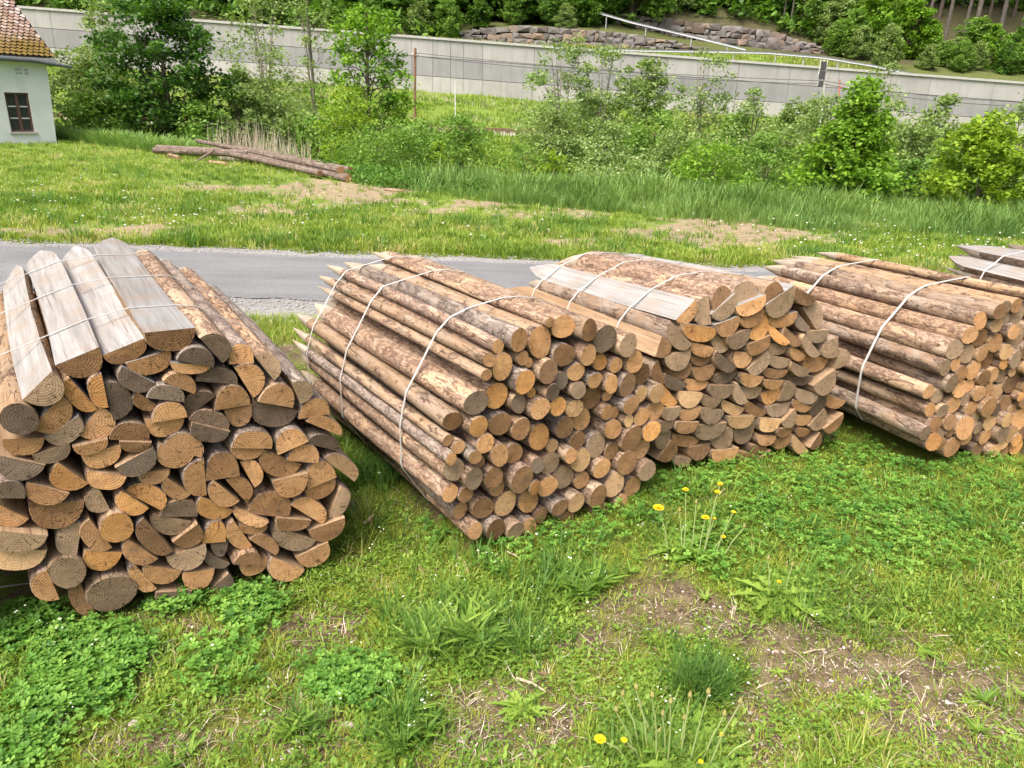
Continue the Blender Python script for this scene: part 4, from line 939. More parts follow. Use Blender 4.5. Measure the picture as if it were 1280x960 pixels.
# bleached reeds
def reeds(px, py, Y, n, w_, h, label):
    c = atY(px, py, Y); c[2] = float(gz(c[0], c[1])); V = []; T_ = []
    t = Tmpl()
    for i in range(n):
        t.blade(R_.uniform(-w_, w_)*R_.uniform(.6, 1.1), R_.uniform(-.8, .8), 0, h*R_.uniform(.3, 1.05), .020, R_.uniform(0, 6.28), R_.uniform(.02, .35), .6, 2, R_.uniform(0, 1))
    V, T_, C = t.arr()
    tag(mesh('reed_clump', V, T_, L_DRY, smooth=False, attrs={'rnd': np.clip(C, 0, 1)}, loc=c), label, 'reeds')
reeds(315, 200, 26.5, 480, 1.4, 2.0, 'bleached dry reeds standing behind the felled logs')
reeds(365, 205, 25, 220, .8, 1.5, 'bleached reeds leaning right of the tallest dry reeds')
reeds(823, 225, 21.5, 40, .35, 1.1, 'small clump of dry reeds behind the tall edge grass')
reeds(572, 212, 23.5, 30, .3, .9, 'few dry stalks above the dark brambles')
# ------------------------------------------------------------------ concrete wall of panels behind the railway
def mat_conc(name, a, b):
    T = NT(name); tc, mp = objvec(T)
    n = T.noise(mp, .5, 5, .65); st = T.noise(T.n('Mapping', {'Vector': mp, 'Scale': (1.2, 1, .12)}).outputs[0], 1.6, 4, .6)
    c = T.mix(T.ramp(n, [(.35, (0, 0, 0)), (.65, (1, 1, 1))]), a, b)
    c = T.mix(T.math('MULTIPLY', T.ramp(st, [(.48, (0, 0, 0)), (.68, (1, 1, 1))]), .3), c, tuple(v*.65 for v in a))
    r = T.n('ObjectInfo').outputs['Random']; tone = T.math('ADD', T.math('MULTIPLY', r, .14), .90)
    c = T.mix(1.0, c, T.n('CombineColor', {0: tone, 1: tone, 2: tone}).outputs[0], 'MULTIPLY')
    T.bsdf(c, .9, .15, T.noise(tc, 12, 3, .6), .2, .02); return T.m
C_TOP = mat_conc('concrete_panel_upper', (.29, .29, .285), (.34, .34, .335))
C_MID = mat_conc('concrete_panel_middle', (.22, .225, .23), (.26, .265, .27))
C_LOW = mat_conc('concrete_base_pale', (.31, .31, .295), (.38, .38, .36))
COPE = flat_mat('wall_coping', (.36, .36, .35), .8, .2, .1, 3)
def boxv(x0, x1, y0, y1, zf0, zf1):
    """box with sloping top and bottom: zf(x)"""
    V = [(x0, y0, zf0(x0)), (x1, y0, zf0(x1)), (x1, y1, zf0(x1)), (x0, y1, zf0(x0)), (x0, y0, zf1(x0)), (x1, y0, zf1(x1)), (x1, y1, zf1(x1)), (x0, y1, zf1(x0))]
    return V, [(0, 1, 2, 3), (4, 7, 6, 5), (0, 4, 5, 1), (1, 5, 6, 2), (2, 6, 7, 3), (3, 7, 4, 0)]
wall = empty('concrete_wall', (0, WALLY, 0)); tag(wall, 'long grey concrete retaining wall of stacked panels above the railway bank', 'wall')
seams = [-60, -50, -43.5, -36, -30.5, -24, -19, -14.2]+[atY(p, 90, WALLY)[0] for p in (515, 541, 563, 579, 603, 667, 722, 775, 833, 923, 988, 1050, 1116, 1166, 1247, 1320, 1400)]+[64, 76]
lv = lambda f: (lambda x: wall_base(x)+(wall_top(x)-wall_base(x))*f)
for i in range(len(seams)-1):
    a, b = seams[i]+.015, seams[i+1]-.015
    for nm, f0, f1, m, yo in (('base_panel', -.12, .30, C_LOW, -.05), ('panel', .31, .655, C_MID, .0), ('panel', .665, .99, C_TOP, .02)):
        V, Fc = boxv(a, b, yo, .25, lv(f0), lv(f1)); mesh(nm, V, Fc, m, parent=wall)
V, Fc = boxv(-60, 76, -.12, .3, lambda x: wall_top(x)-.04, lambda x: wall_top(x)+.16); mesh('coping', V, Fc, COPE, parent=wall)
V, Fc = boxv(-60, 76, .12, .24, lv(-.12), lv(.985)); mesh('joint_backing', V, Fc, flat_mat('dark_joint', (.06, .06, .06), .9, .05), parent=wall)
# ------------------------------------------------------------------ dry stone walls of quarry blocks
def rough_block(x0, x1, y0, y1, z0, z1, rnd):
    V = []
    for z in (z0, z1):
        for (x, y) in ((x0, y0), (x1, y0), (x1, y1), (x0, y1)):
            V.append((x+rnd.uniform(-.13, .13), y+rnd.uniform(-.16, .08), z+rnd.uniform(-.12, .12)))
    cx, cz = (x0+x1)/2, (z0+z1)/2
    V.append((cx+rnd.uniform(-.2, .2)*(x1-x0), y0-rnd.uniform(.05, .22), cz+rnd.uniform(-.2, .2)*(z1-z0)))
    Fc = [(0, 1, 8), (1, 5, 8), (5, 4, 8), (4, 0, 8), (4, 5, 6, 7), (1, 2, 6, 5), (0, 4, 7, 3)]
    return V, Fc
def stone_wall(label, Y, px0, px1, top, bot, rows, seed):
    rnd = random.Random(seed); x0 = atY(px0, 50, Y)[0]; x1 = atY(px1, 50, Y)[0]
    root = empty('stone_wall', ((x0+x1)/2, Y, 0)); tag(root, label, 'stone wall')
    cx = (x0+x1)/2
    zt = lambda x: float(np.interp(x, *top)); zb = lambda x: float(np.interp(x, *bot))
    for r in range(rows):
        x = x0-rnd.random()
        while x < x1:
            wd = rnd.uniform(.5, 1.35); a, b = x+.03, min(x+wd, x1); h0 = zb(x); h1 = zt(x)
            rowh = (h1-h0)/rows
            if b-a > .25 and rowh > .12:
                z0 = h0+rowh*r+.02; z1 = z0+rowh-.05
                if rnd.random() < .14 and r < rows-1: z1 += rowh*.5
                V, Fc = rough_block(a-cx, b-cx, rnd.uniform(-.08, .12)+r*.12, .8, z0, z1, rnd)
                mesh('stone', V, Fc, BLOCK, parent=root)
            x += wd
    Vb, Fb = [], []
    for k, x in enumerate(np.linspace(x0, x1, 12)):
        Vb += [(x-cx, .55, zb(x)-.3), (x-cx, .55, zt(x)-.15), (x-cx, 1.2, zt(x)-.15)]
        if k:
            q = 3*k; Fb += [(q-3, q, q+1, q-2), (q-2, q+1, q+2, q-1)]
    mesh('earth_core', Vb, Fb, flat_mat('dark_earth_'+str(seed), (.035, .03, .025), .95, .05), parent=root)
stone_wall('long dark dry stone wall above the concrete wall', 82.0, 540, 890, SW[0], SW[1], 3, 2)
stone_wall('upper dry stone wall under the wooded slope', 89.0, 770, 1036, SW[2], SW[3], 3, 4)
# ------------------------------------------------------------------ guard rails
GALV = flat_mat('galvanised_steel', (.33, .35, .38), .45, .5, .08, 4)
def guardrail(label, pts, Y, th=.26, leg=.95):
    P = [atY(a, b, y_) for (a, b), y_ in zip(pts, Y)]
    root = empty('guard_rail', P[0]); tag(root, label, 'guard rail'); o = np.array(P[0])
    prof_ = [(-.02, 0), (.04, .05), (-.02, .12), (-.02, .19), (.04, .26), (-.02, th)]
    V = []; Fc = []
    for k, p in enumerate(P):
        for (dy, dz) in prof_: V.append(tuple(p-o+np.array([0, -dy-.05, dz-.15])))
        for (dy, dz) in reversed(prof_): V.append(tuple(p-o+np.array([0, -dy-.038, dz-.15])))
        n = 12
        if k:
            for i in range(n): j = (i+1) % n; a = (k-1)*n; Fc.append((a+i, a+j, a+n+j, a+n+i))
    mesh('rail', V, Fc, GALV, parent=root)
    L = 0
    for k in range(len(P)-1):
        a, b = P[k], P[k+1]; m_ = max(1, int(np.linalg.norm(b-a)/2.6))
        for i in range(m_):
            q = a+(b-a)*(i+.3)/m_-o
            V = []; Fc = []; tube(V, Fc, [tuple(q+np.array([0, .03, -leg])), tuple(q+np.array([0, .03, .12]))], [.06, .06], 4); mesh('post', V, Fc, GALV, parent=root)
guardrail('galvanised guard rail along the top of the concrete wall', [(690, 59), (800, 63), (900, 64.5), (960, 66), (1030, 72), (1090, 82), (1147, 94)], [77.5, 77.5, 77.5, 77.5, 77.2, 76.8, 76.2])
guardrail('guard rail sloping down the ramp between the two stone walls', [(745, 15), (790, 28), (850, 42), (900, 54), (932, 62)], [86, 85, 84, 81.3, 80.5], leg=1.5)
# ------------------------------------------------------------------ railway
RUST = flat_mat('rusty_rail_steel', (.13, .08, .055), .7, .3, .2, 5); SLP = flat_mat('old_sleeper', (.12, .09, .07), .9, .1, .3, 6)
def railway():
    root = empty('railway_track', (0, 52.3, -.12)); tag(root, 'single railway track with dark rails below the grassy bank', 'railway track')
    BAL = mat_gravel('track_ballast', (.20, .17, .15), (.36, .33, .30), 9)
    xs = np.linspace(-80, 90, 90); V = []; Fc = []
    for k, x in enumerate(xs):
        for (dy, z) in ((-2.0, -.25), (-1.5, .12), (1.5, .12), (2.0, -.25)): V.append((x, dy+random.uniform(-.08, .08), z))
        if k:
            for i in range(3): a = 4*(k-1)+i; Fc.append((a, a+4, a+5, a+1))
    mesh('ballast', V, Fc, BAL, parent=root)
    for s in (-.72, .72):
        V, Fc = boxv(-80, 90, s-.035, s+.035, lambda x: .20, lambda x: .36); mesh('rail', V, Fc, RUST, parent=root)
    V = []; Fc = []
    for x in np.arange(-40, 50, .65):
        v, f_ = boxv(x, x+.24, -1.3, 1.3, lambda q: .10, lambda q: .21); b = len(V); V += v; Fc += [tuple(i+b for i in q) for q in f_]
    tag(mesh('sleepers', V, Fc, SLP, parent=root), kind='stuff')
railway()
# ------------------------------------------------------------------ poles, mast and wires
BRWN = flat_mat('weathered_pole_wood', (.20, .12, .08), .85, .1, .25, 8); DKM = flat_mat('dark_metal', (.05, .05, .055), .5, .4); LTG = flat_mat('pale_painted_steel', (.55, .56, .55), .5, .3)
def pole(name, label, cat, px, py0, py1, Y, r, mat):
    a = atY(px, py1, Y); b = atY(px, py0, Y); a[2] = min(a[2], float(gz(a[0], a[1]))-.1)
    root = empty(name, a); tag(root, label, cat); V = []; Fc = []
    tube(V, Fc, [(0, 0, 0), (0, 0, (b[2]-a[2])*.5), (b[0]-a[0], 0, b[2]-a[2])], [r, r*.92, r*.8], 8); n = len(V); Fc.append(tuple(range(n-8, n)))
    mesh('shaft', V, Fc, mat, parent=root); return root, b-a, a
rt, top, a1 = pole('utility_pole', 'brown wooden utility pole in front of the concrete wall', 'utility pole', 519, 60, 150, 56.5, .11, BRWN)
V, Fc = boxv(-.25, .25, -.14, .0, lambda x: 0, lambda x: .1); mesh('crossarm', [(x+top[0], y, z+top[2]-.55) for x, y, z in V], Fc, BRWN, parent=rt)
for s in (-.2, .2):
    V = []; Fc = []; tube(V, Fc, [(top[0]+s, -.05, top[2]-.45), (top[0]+s, -.05, top[2]-.28)], [.04, .03], 6); mesh('insulator', V, Fc, LTG, parent=rt)
rt2, top2, a2 = pole('signal_mast', 'slender railway signal mast with a dark head against the wall', 'signal', 1030, 75, 125, 57.0, .07, LTG)
for dz, ww, hh in ((-.35, .16, .5), (-1.0, .19, .55), (-1.55, .13, .35)):
    V, Fc = boxv(-ww, ww, -.22, -.05, lambda x: -hh/2, lambda x: hh/2); mesh('signal_head', [(x+top2[0], y, z+top2[2]+dz) for x, y, z in V], Fc, DKM, parent=rt2)
for s in (-.22, .26):
    V = []; Fc = []; tube(V, Fc, [(top2[0]+s, 0, top2[2]-.9), (top2[0]+s, 0, top2[2]+.05)], [.03, .03], 6); mesh('side_bar', V, Fc, LTG, parent=rt2)
pole('marker_post', 'thin pale post on the grassy bank right of the utility pole', 'post', 569, 100, 150, 55.5, .04, LTG)
rt3, top3, a3 = pole('red_marker', 'small red forked marker right of the signal mast', 'marker', 1050, 99, 128, 58.0, .05, flat_mat('faded_red_paint', (.42, .13, .10), .6, .2))
V = []; Fc = []; tube(V, Fc, [(top3[0], 0, top3[2]-.8), (top3[0]+.35, 0, top3[2]-.35)], [.04, .03], 6); mesh('fork_arm', V, Fc, bpy.data.materials['faded_red_paint'], parent=rt3)
def wire(label, pts, Y, sag):
    P = [atY(a, b, Y) for a, b in pts]; V = []; Fc = []; Q = []
    for a, b in zip(P, P[1:]):
        for k in range(14):
            t = k/14; q = a+(b-a)*t; q = q-np.array([0, 0, sag*4*t*(1-t)]); Q.append(q)
    Q.append(P[-1]); o = Q[0]; tube(V, Fc, [tuple(q-o) for q in Q], [.018]*len(Q), 4)
    tag(mesh('overhead_wire', V, Fc, DKM, loc=o), label, 'wire')
wire('upper overhead wire strung from the utility pole past the signal mast', [(519, 66), (1030, 101), (1290, 128)], 56.4, .25)
wire('lower overhead wire strung from the utility pole past the signal mast', [(519, 70), (1030, 105), (1290, 133)], 56.3, .3)

# ------------------------------------------------------------------ felled logs on the meadow
def felled(x1, y1, x2, y2, Y1, Y2, r1, r2, lift, mat, label, name='felled_log', e='t'):
    a = atY(x1, y1, Y1); b = atY(x2, y2, Y2); r1 *= .52; r2 *= .55
    for p, r in ((a, r1), (b, r2)): p[2] = max(p[2], float(gz(p[0], p[1]))+r*.8)
    d = Vector(b-a); L = d.length; rnd = random.Random(label)
    V = []; Fc = []; MI = []; n = 12; K = 7; b0 = 0
    for k in range(K+1):
        t = k/K; r = r1+(r2-r1)*t; ox = .05*math.sin(3.1*t)*rnd.uniform(.7, 1)
        for i in range(n):
            q = 6.283*i/n; rr = r*(1+.06*math.cos(2*q+t)+rnd.uniform(-.03, .03)); V.append((rr*math.cos(q)+ox, L*t, rr*math.sin(q)))
    for k in range(K):
        for i in range(n): j = (i+1) % n; Fc.append((k*n+i, k*n+j, (k+1)*n+j, (k+1)*n+i)); MI.append(1)
    Fc.append(tuple(range(n))); MI.append(0); Fc.append(tuple(K*n+i for i in range(n))); MI.append(0)
    o = mesh(name, V, Fc, [ENDS[e], mat], MI, loc=a)
    o.rotation_euler = d.to_track_quat('Y', 'Z').to_euler(); tag(o, label, 'log', 'felled logs on the meadow' if 'felled' in name else None)
LB = mat_bark('felled_log_bark', (.32, .25, .20), (.20, .145, .11), (.07, .05, .04), .45, .5, .6)
felled(436, 226, 292, 190, 16.6, 20.8, .17, .12, 0, LB, 'front log of the long pile, its cut end lowest at the right')
felled(434, 221, 280, 183, 16.9, 21.6, .17, .12, 0, B_WARM, 'orange-tinted log just behind the front one in the long pile')
felled(426, 213, 246, 176, 16.9, 22.6, .17, .11, 0, LB, 'top log of the long pile reaching farthest left')
felled(438, 213, 300, 184, 17.6, 24.0, .16, .11, 0, LB, 'rear log of the long pile with its end at the far right', e='b')
felled(437, 220, 330, 196, 17.9, 21.5, .14, .11, 0, B_WARM, 'short rear log tucked under the long pile')
felled(400, 217, 290, 193, 16.9, 20.3, .13, .12, 0, LB, 'dark lower log under the left half of the long pile', e='b')
felled(312, 192, 193, 188, 20.2, 21.6, .20, .16, 0, LB, 'thick grey log lying level left of the long pile', e='g')
felled(300, 190, 196, 184, 21.2, 22.0, .16, .13, 0, LB, 'second grey log just behind the thick level one', e='g')
felled(310, 198, 268, 190, 20.2, 21.4, .13, .12, 0, LB, 'short stub in the gap where the two log piles meet', e='b')
felled(224, 198, 212, 194, 20.4, 20.8, .10, .10, 0, B_WARM, 'small tan chunk under the left end of the grey logs', e='l')
felled(284, 205, 262, 203, 19.4, 19.9, .10, .09, 0, B_WARM, 'tan chunk lying in the grass under the grey logs')
felled(245, 204, 268, 187, 20.2, 20.4, .06, .06, 0, LB, 'thin slab leaning against the front of the grey logs', e='b')
felled(481, 240, 505, 242, 15.0, 14.9, .05, .05, 0, B_WARM, 'thin peeled piece on the bare soil right of the log pile', name='wood_piece', e='o')
felled(484, 237, 500, 239, 15.3, 15.2, .04, .04, 0, LB, 'second thin piece beside the peeled one on the bare soil', name='wood_piece', e='o')

# ------------------------------------------------------------------ house at the left edge
def house():
    A = gr(70.5, 178.5); A = A*np.array([1, 1, 0])+np.array([0, 0, float(gz(A[0], A[1]))])   # right front corner at the ground
    B = gr(-60, 180, A[2]); B = np.array([B[0], B[1], A[2]])
    d = (B-A); Lw = 9.0; ang = math.atan2(d[1], d[0])          # the front wall runs left from the corner
    ang = max(min(ang, math.pi+.10), math.pi-.35) if ang > 0 else ang
    fx = Vector((math.cos(ang), math.sin(ang), 0)); bk = Vector((-fx.y, fx.x, 0));
    if bk.y < 0: bk = -bk
    o = Vector(A); root = empty('house', A); tag(root, 'small whitewashed house with a mossy tiled roof at the left edge of the meadow', 'house')
    WALLM = NT('whitewashed_render'); tc = WALLM.n('TexCoord').outputs['Object']
    n1 = WALLM.noise(tc, 1.2, 5, .6); st = WALLM.noise(WALLM.n('Mapping', {'Vector': tc, 'Scale': (1, 1, .2)}).outputs[0], 3, 4, .6)
    c = WALLM.mix(WALLM.ramp(n1, [(.35, (0, 0, 0)), (.7, (1, 1, 1))]), (.56, .60, .59), (.66, .69, .68))
    c = WALLM.mix(WALLM.math('MULTIPLY', WALLM.ramp(st, [(.5, (0, 0, 0)), (.7, (1, 1, 1))]), .35), c, (.42, .47, .46)); WALLM.bsdf(c, .9, .1, n1, .2, .01)
    def at(s, t, h): v = fx*s+bk*t; return (v.x, v.y, h)   # s leftwards along the front, t back, h up
    # heights from the photo on the front plane
    dist = A[1]
    eave = 3.35; pxm = 928/ (dist/math.cos(PITCH)*1.03)
    z_of = lambda py, px=60: atY(px, py, A[1])[2]-A[2]
    eave = z_of(72, 66)
    ww0, ww1 = 1.02*1.0, 2.05
    # window from its pixel place
    def s_of(px, py):
        r_ = ray(px, py); n = np.array([bk.x, bk.y, 0]); t = ((A-CAM)@n)/(r_@n); p = CAM+r_*t; q = p-A; return q@np.array([fx.x, fx.y, 0]), q[2]
    s1, zb_ = s_of(44, 165); s0, _ = s_of(14, 163); zt_ = s_of(28, 116)[1]; zb_ = s_of(28, 165)[1]; s1, s0 = min(s1, s0), max(s1, s0)
    batter = -.12                                             # the corner leans in towards the top
    V = []; Fc = []
    def quad(p): b = len(V); V.extend(p); Fc.append(tuple(range(b, b+4)))
    H = eave
    bt = lambda h: batter*h/H
    # front wall as a frame round the window, 0.35 thick reveals
    quad([at(0, 0, -.3), at(s1, 0, -.3), at(s1, 0, H), at(bt(H), 0, H)]); quad([at(s1, 0, -.3), at(s0, 0, -.3), at(s0, 0, zb_), at(s1, 0, zb_)])
    quad([at(s1, 0, zt_), at(s0, 0, zt_), at(s0, 0, H), at(s1, 0, H)]); quad([at(s0, 0, -.3), at(Lw, 0, -.3), at(Lw, 0, H), at(s0, 0, H)])
    for (a, b_) in (((s1, zb_), (s1, zt_)), ((s1, zt_), (s0, zt_)), ((s0, zt_), (s0, zb_)), ((s0, zb_), (s1, zb_))):
        quad([at(a[0], 0, a[1]), at(b_[0], 0, b_[1]), at(b_[0], .22, b_[1]), at(a[0], .22, a[1])])
    quad([at(0, 0, -.3), at(0, 7, -.3), at(bt(H), 7, H), at(bt(H), 0, H)]); quad([at(0, 7, -.3), at(Lw, 7, -.3), at(Lw, 7, H), at(bt(H), 7, H)]); quad([at(Lw, 0, -.3), at(Lw, 7, -.3), at(Lw, 7, H), at(Lw, 0, H)])
    mesh('wall', V, Fc, WALLM.m, parent=root)
    FR = flat_mat('brown_window_wood', (.10, .055, .045), .6, .3); GL = flat_mat('dark_old_glass', (.03, .035, .04), .12, .6)
    wn = empty('window', (0, 0, 0)); wn.parent = root
    def hbox(nm, sa, sb, ta, tb, ha, hb, m, par):
        P = [at(s, t, h) for h in (ha, hb) for (s, t) in ((sa, ta), (sb, ta), (sb, tb), (sa, tb))]
        return mesh(nm, P, [(0, 1, 2, 3), (4, 7, 6, 5), (0, 4, 5, 1), (1, 5, 6, 2), (2, 6, 7, 3), (3, 7, 4, 0)], m, parent=par)
    W_ = s0-s1; Hh = zt_-zb_; fr = W_*.09
    for (sa, sb, ha, hb) in ((s1, s1+fr, zb_, zt_), (s0-fr, s0, zb_, zt_), (s1+fr, s0-fr, zb_, zb_+fr), (s1+fr, s0-fr, zt_-fr, zt_), ((s0+s1)/2-fr*.7, (s0+s1)/2+fr*.7, zb_+fr, zt_-fr)):
        hbox('frame', sa, sb, .08, .16, ha, hb, FR, wn)
    for k in (1, 2): h = zb_+fr+(Hh-2*fr)*k/3; hbox('glazing_bar', s1+fr, (s0+s1)/2-fr*.7, .10, .15, h-.018, h+.018, LTG, wn); hbox('glazing_bar', (s0+s1)/2+fr*.7, s0-fr, .10, .15, h-.018, h+.018, LTG, wn)
    for c_ in range(2):
        for k in range(3):
            sa = s1+fr if c_ == 0 else (s0+s1)/2+fr*.7; sb = sa+(W_/2-fr*1.7); h = zb_+fr+(Hh-2*fr)*k/3
            mesh('pane', [at(sa, .135, h), at(sb, .135, h), at(sb, .135, h+(Hh-2*fr)/3), at(sa, .135, h+(Hh-2*fr)/3)], [(0, 1, 2, 3)], GL, parent=wn)
    hbox('sill', s1-.05, s0+.05, -.05, .1, zb_-.06, zb_-.004, flat_mat('stained_sill', (.38, .35, .32), .9, .1), wn)
    mesh('dark_room_backing', [at(s1-.3, .3, zb_-.3), at(s0+.3, .3, zb_-.3), at(s0+.3, .3, zt_+.3), at(s1-.3, .3, zt_+.3)], [(0, 1, 2, 3)], DKM, parent=wn)
    # small plaque painted on the wall: two lines of letters too small to read
    sA, hA = s_of(38, 92); sB, hB = s_of(17, 88)
    pl = hbox('painted_inscription', sA, sB, -.012, .0, s_of(28, 95)[1], s_of(28, 85)[1], flat_mat('inscription_ground', (.66, .70, .69), .9, .1), root)
    rnd = random.Random(4)
    hT = s_of(28, 87.2)[1]; hL = s_of(28, 91.6)[1]
    V = []; Fc = []
    for hh in (hT, hL):
        s = sB-.03; k = 0
        while s > sA+.05:
            wdt = rnd.uniform(.016, .03); k += 1
            for (a, b_) in ((0, .008), (wdt-.008, wdt)):
                b = len(V); V += [at(s-a, -.016, hh-.045), at(s-b_, -.016, hh-.045), at(s-b_, -.016, hh+.035), at(s-a, -.016, hh+.035)]; Fc.append((b, b+1, b+2, b+3))
            q = rnd.choice((-.045, -.005, .027)); b = len(V); V += [at(s, -.016, hh+q), at(s-wdt, -.016, hh+q), at(s-wdt, -.016, hh+q+.009), at(s, -.016, hh+q+.009)]; Fc.append((b, b+1, b+2, b+3))
            s -= wdt+.012+(.05 if k % 6 == 0 else 0)
    tag(mesh('lettering', V, Fc, flat_mat('grey_letter_paint', (.20, .22, .22), .8, .1), parent=root), kind='stuff')
    # hipped roof: eave overhang, courses of tiles laid as real steps
    ov = .22; E0 = (bt(H)-ov, -ov, H-.02); run = 3.6; rise = 6.2
    hipx = 2.35
    TILE = NT('mossy_clay_tiles'); tc = TILE.n('TexCoord').outputs['Object']
    at_ = TILE.n('Attribute', attribute_name='rnd').outputs['Fac']; n1 = TILE.noise(tc, .8, 5, .7); n2 = TILE.noise(tc, 9, 3, .6)
    c = TILE.ramp(at_, [(0, (.26, .17, .14)), (.4, (.34, .24, .20)), (.7, (.42, .33, .29)), (1, (.50, .43, .40))])
    ht = TILE.n('SeparateXYZ', {0: tc}).outputs[2]
    mo = TILE.math('ADD', TILE.math('MULTIPLY', TILE.math('SUBTRACT', H+1.55, ht), .36), TILE.math('MULTIPLY', TILE.math('SUBTRACT', n1, .5), 1.4))
    mo = TILE.math('ADD', mo, TILE.math('MULTIPLY', TILE.math('SUBTRACT', n2, .5), .7))
    c = TILE.mix(TILE.ramp(mo, [(.15, (0, 0, 0)), (.45, (1, 1, 1))]), c, TILE.mix(n2, (.12, .08, .025), (.24, .17, .05)))
    TILE.bsdf(c, .9, .1, n2, .5, .02)
    V = []; Fc = []; Cc = []; courses = 62; wtile = .16
    for face in (0, 1):
        for k in range(courses):
            f0 = k/courses; f1 = (k+1.3)/courses
            curve = lambda f: (f*run*(1), rise*(f*.93+.07*f*f))
            t0, h0 = curve(f0); t1, h1 = curve(f1); sl = hipx*f0
            n = int((Lw+ov*2-sl)/wtile) if face == 0 else int((7-2*t0)/wtile)
            for i in range(n):
                off = (.5*wtile if k % 2 else 0)
                j = rnd.uniform(-.012, .012); lift = .035+rnd.uniform(0, .02); b = len(V)
                if face == 0:
                    s = E0[0]+sl+off+i*wtile
                    P = [at(s, E0[1]+t0+j, H+h0+lift+.02), at(s+wtile*.93, E0[1]+t0+j, H+h0+lift+.02), at(s+wtile*.93+.0, E0[1]+t1, H+h1+.01), at(s, E0[1]+t1, H+h1+.01), at(s+wtile*.46, E0[1]+t0-.035, H+h0+lift-.02)]
                else:
                    t = E0[1]+t0+off+i*wtile; q0 = E0[0]+hipx*f0; q1 = E0[0]+hipx*f1
                    P = [at(q0, t, H+h0+lift+.02), at(q0, t+wtile*.93, H+h0+lift+.02), at(q1, t+wtile*.93, H+h1+.01), at(q1, t, H+h1+.01), at(q0-.03, t+wtile*.46, H+h0+lift-.02)]
                V += P; Cc += [rnd.random()]*5; Fc += [(b, b+1, b+2, b+3), (b, b+4, b+1)]
    tag(mesh('roof_tiles', V, Fc, TILE.m, parent=root, attrs={'rnd': np.array(Cc)}), kind='stuff')
    V = [at(E0[0]+.05, E0[1]+.05, H+.0), at(Lw, E0[1]+.05, H), at(Lw, E0[1]+run, H+rise-.1), at(E0[0]+hipx, E0[1]+run, H+rise-.1), at(E0[0]+.05, 7, H), at(E0[0]+hipx, 7-run, H+rise-.1)]
    mesh('roof_deck', V, [(0, 1, 2, 3), (0, 3, 5, 4)], flat_mat('roof_underlay', (.08, .06, .05), .9, .1), parent=root)
    hbox('eave_board', E0[0], Lw, E0[1]-.02, .02, H-.20, H-.03, flat_mat('grey_eave_board', (.33, .36, .33), .8, .2, .15, 6), root)
    V = []; Fc = []
    gpts = [at(-.75, E0[1]-.10, H-.26), at(.4, E0[1]-.10, H-.13), at(Lw, E0[1]-.10, H-.05)]
    tube(V, Fc, gpts, [.045, .06, .06], 8); mesh('gutter', V, Fc, flat_mat('dark_zinc_gutter', (.07, .08, .085), .5, .5), parent=root)
house()

# ------------------------------------------------------------------ trees and shrubs
TM = {
 'dark': mat_leaf('dark_leaf', g3((.045, .11, .017), (.10, .21, .03), (.20, .35, .06))),
 'deep': mat_leaf('deep_green_leaf', g3((.025, .07, .012), (.055, .14, .018), (.12, .25, .035))),
 'mid': mat_leaf('mid_leaf', g3((.07, .15, .022), (.155, .285, .045), (.27, .41, .09))),
 'bright': mat_leaf('bright_maple_leaf', g3((.08, .18, .018), (.16, .31, .025), (.28, .44, .045))),
 'yellow': mat_leaf('yellow_green_leaf', g3((.12, .22, .015), (.22, .34, .025), (.34, .45, .05))),
 'willow': mat_leaf('grey_green_willow_leaf', g3((.10, .17, .045), (.21, .30, .09), (.35, .44, .18))),
 'pale': mat_leaf('pale_backed_leaf', g3((.12, .20, .05), (.24, .35, .11), (.48, .54, .32))),
 'spruce': mat_leaf('spruce_needles', g3((.010, .028, .010), (.02, .05, .018), (.04, .085, .03)), .1),
}
BARKT = flat_mat('tree_bark', (.12, .10, .08), .9, .1, .3, 6); BARKP = flat_mat('pale_spruce_bark', (.11, .097, .085), .9, .1, .25, 3); BARKG = flat_mat('grey_twig_bark', (.22, .20, .16), .9, .1, .2, 6)
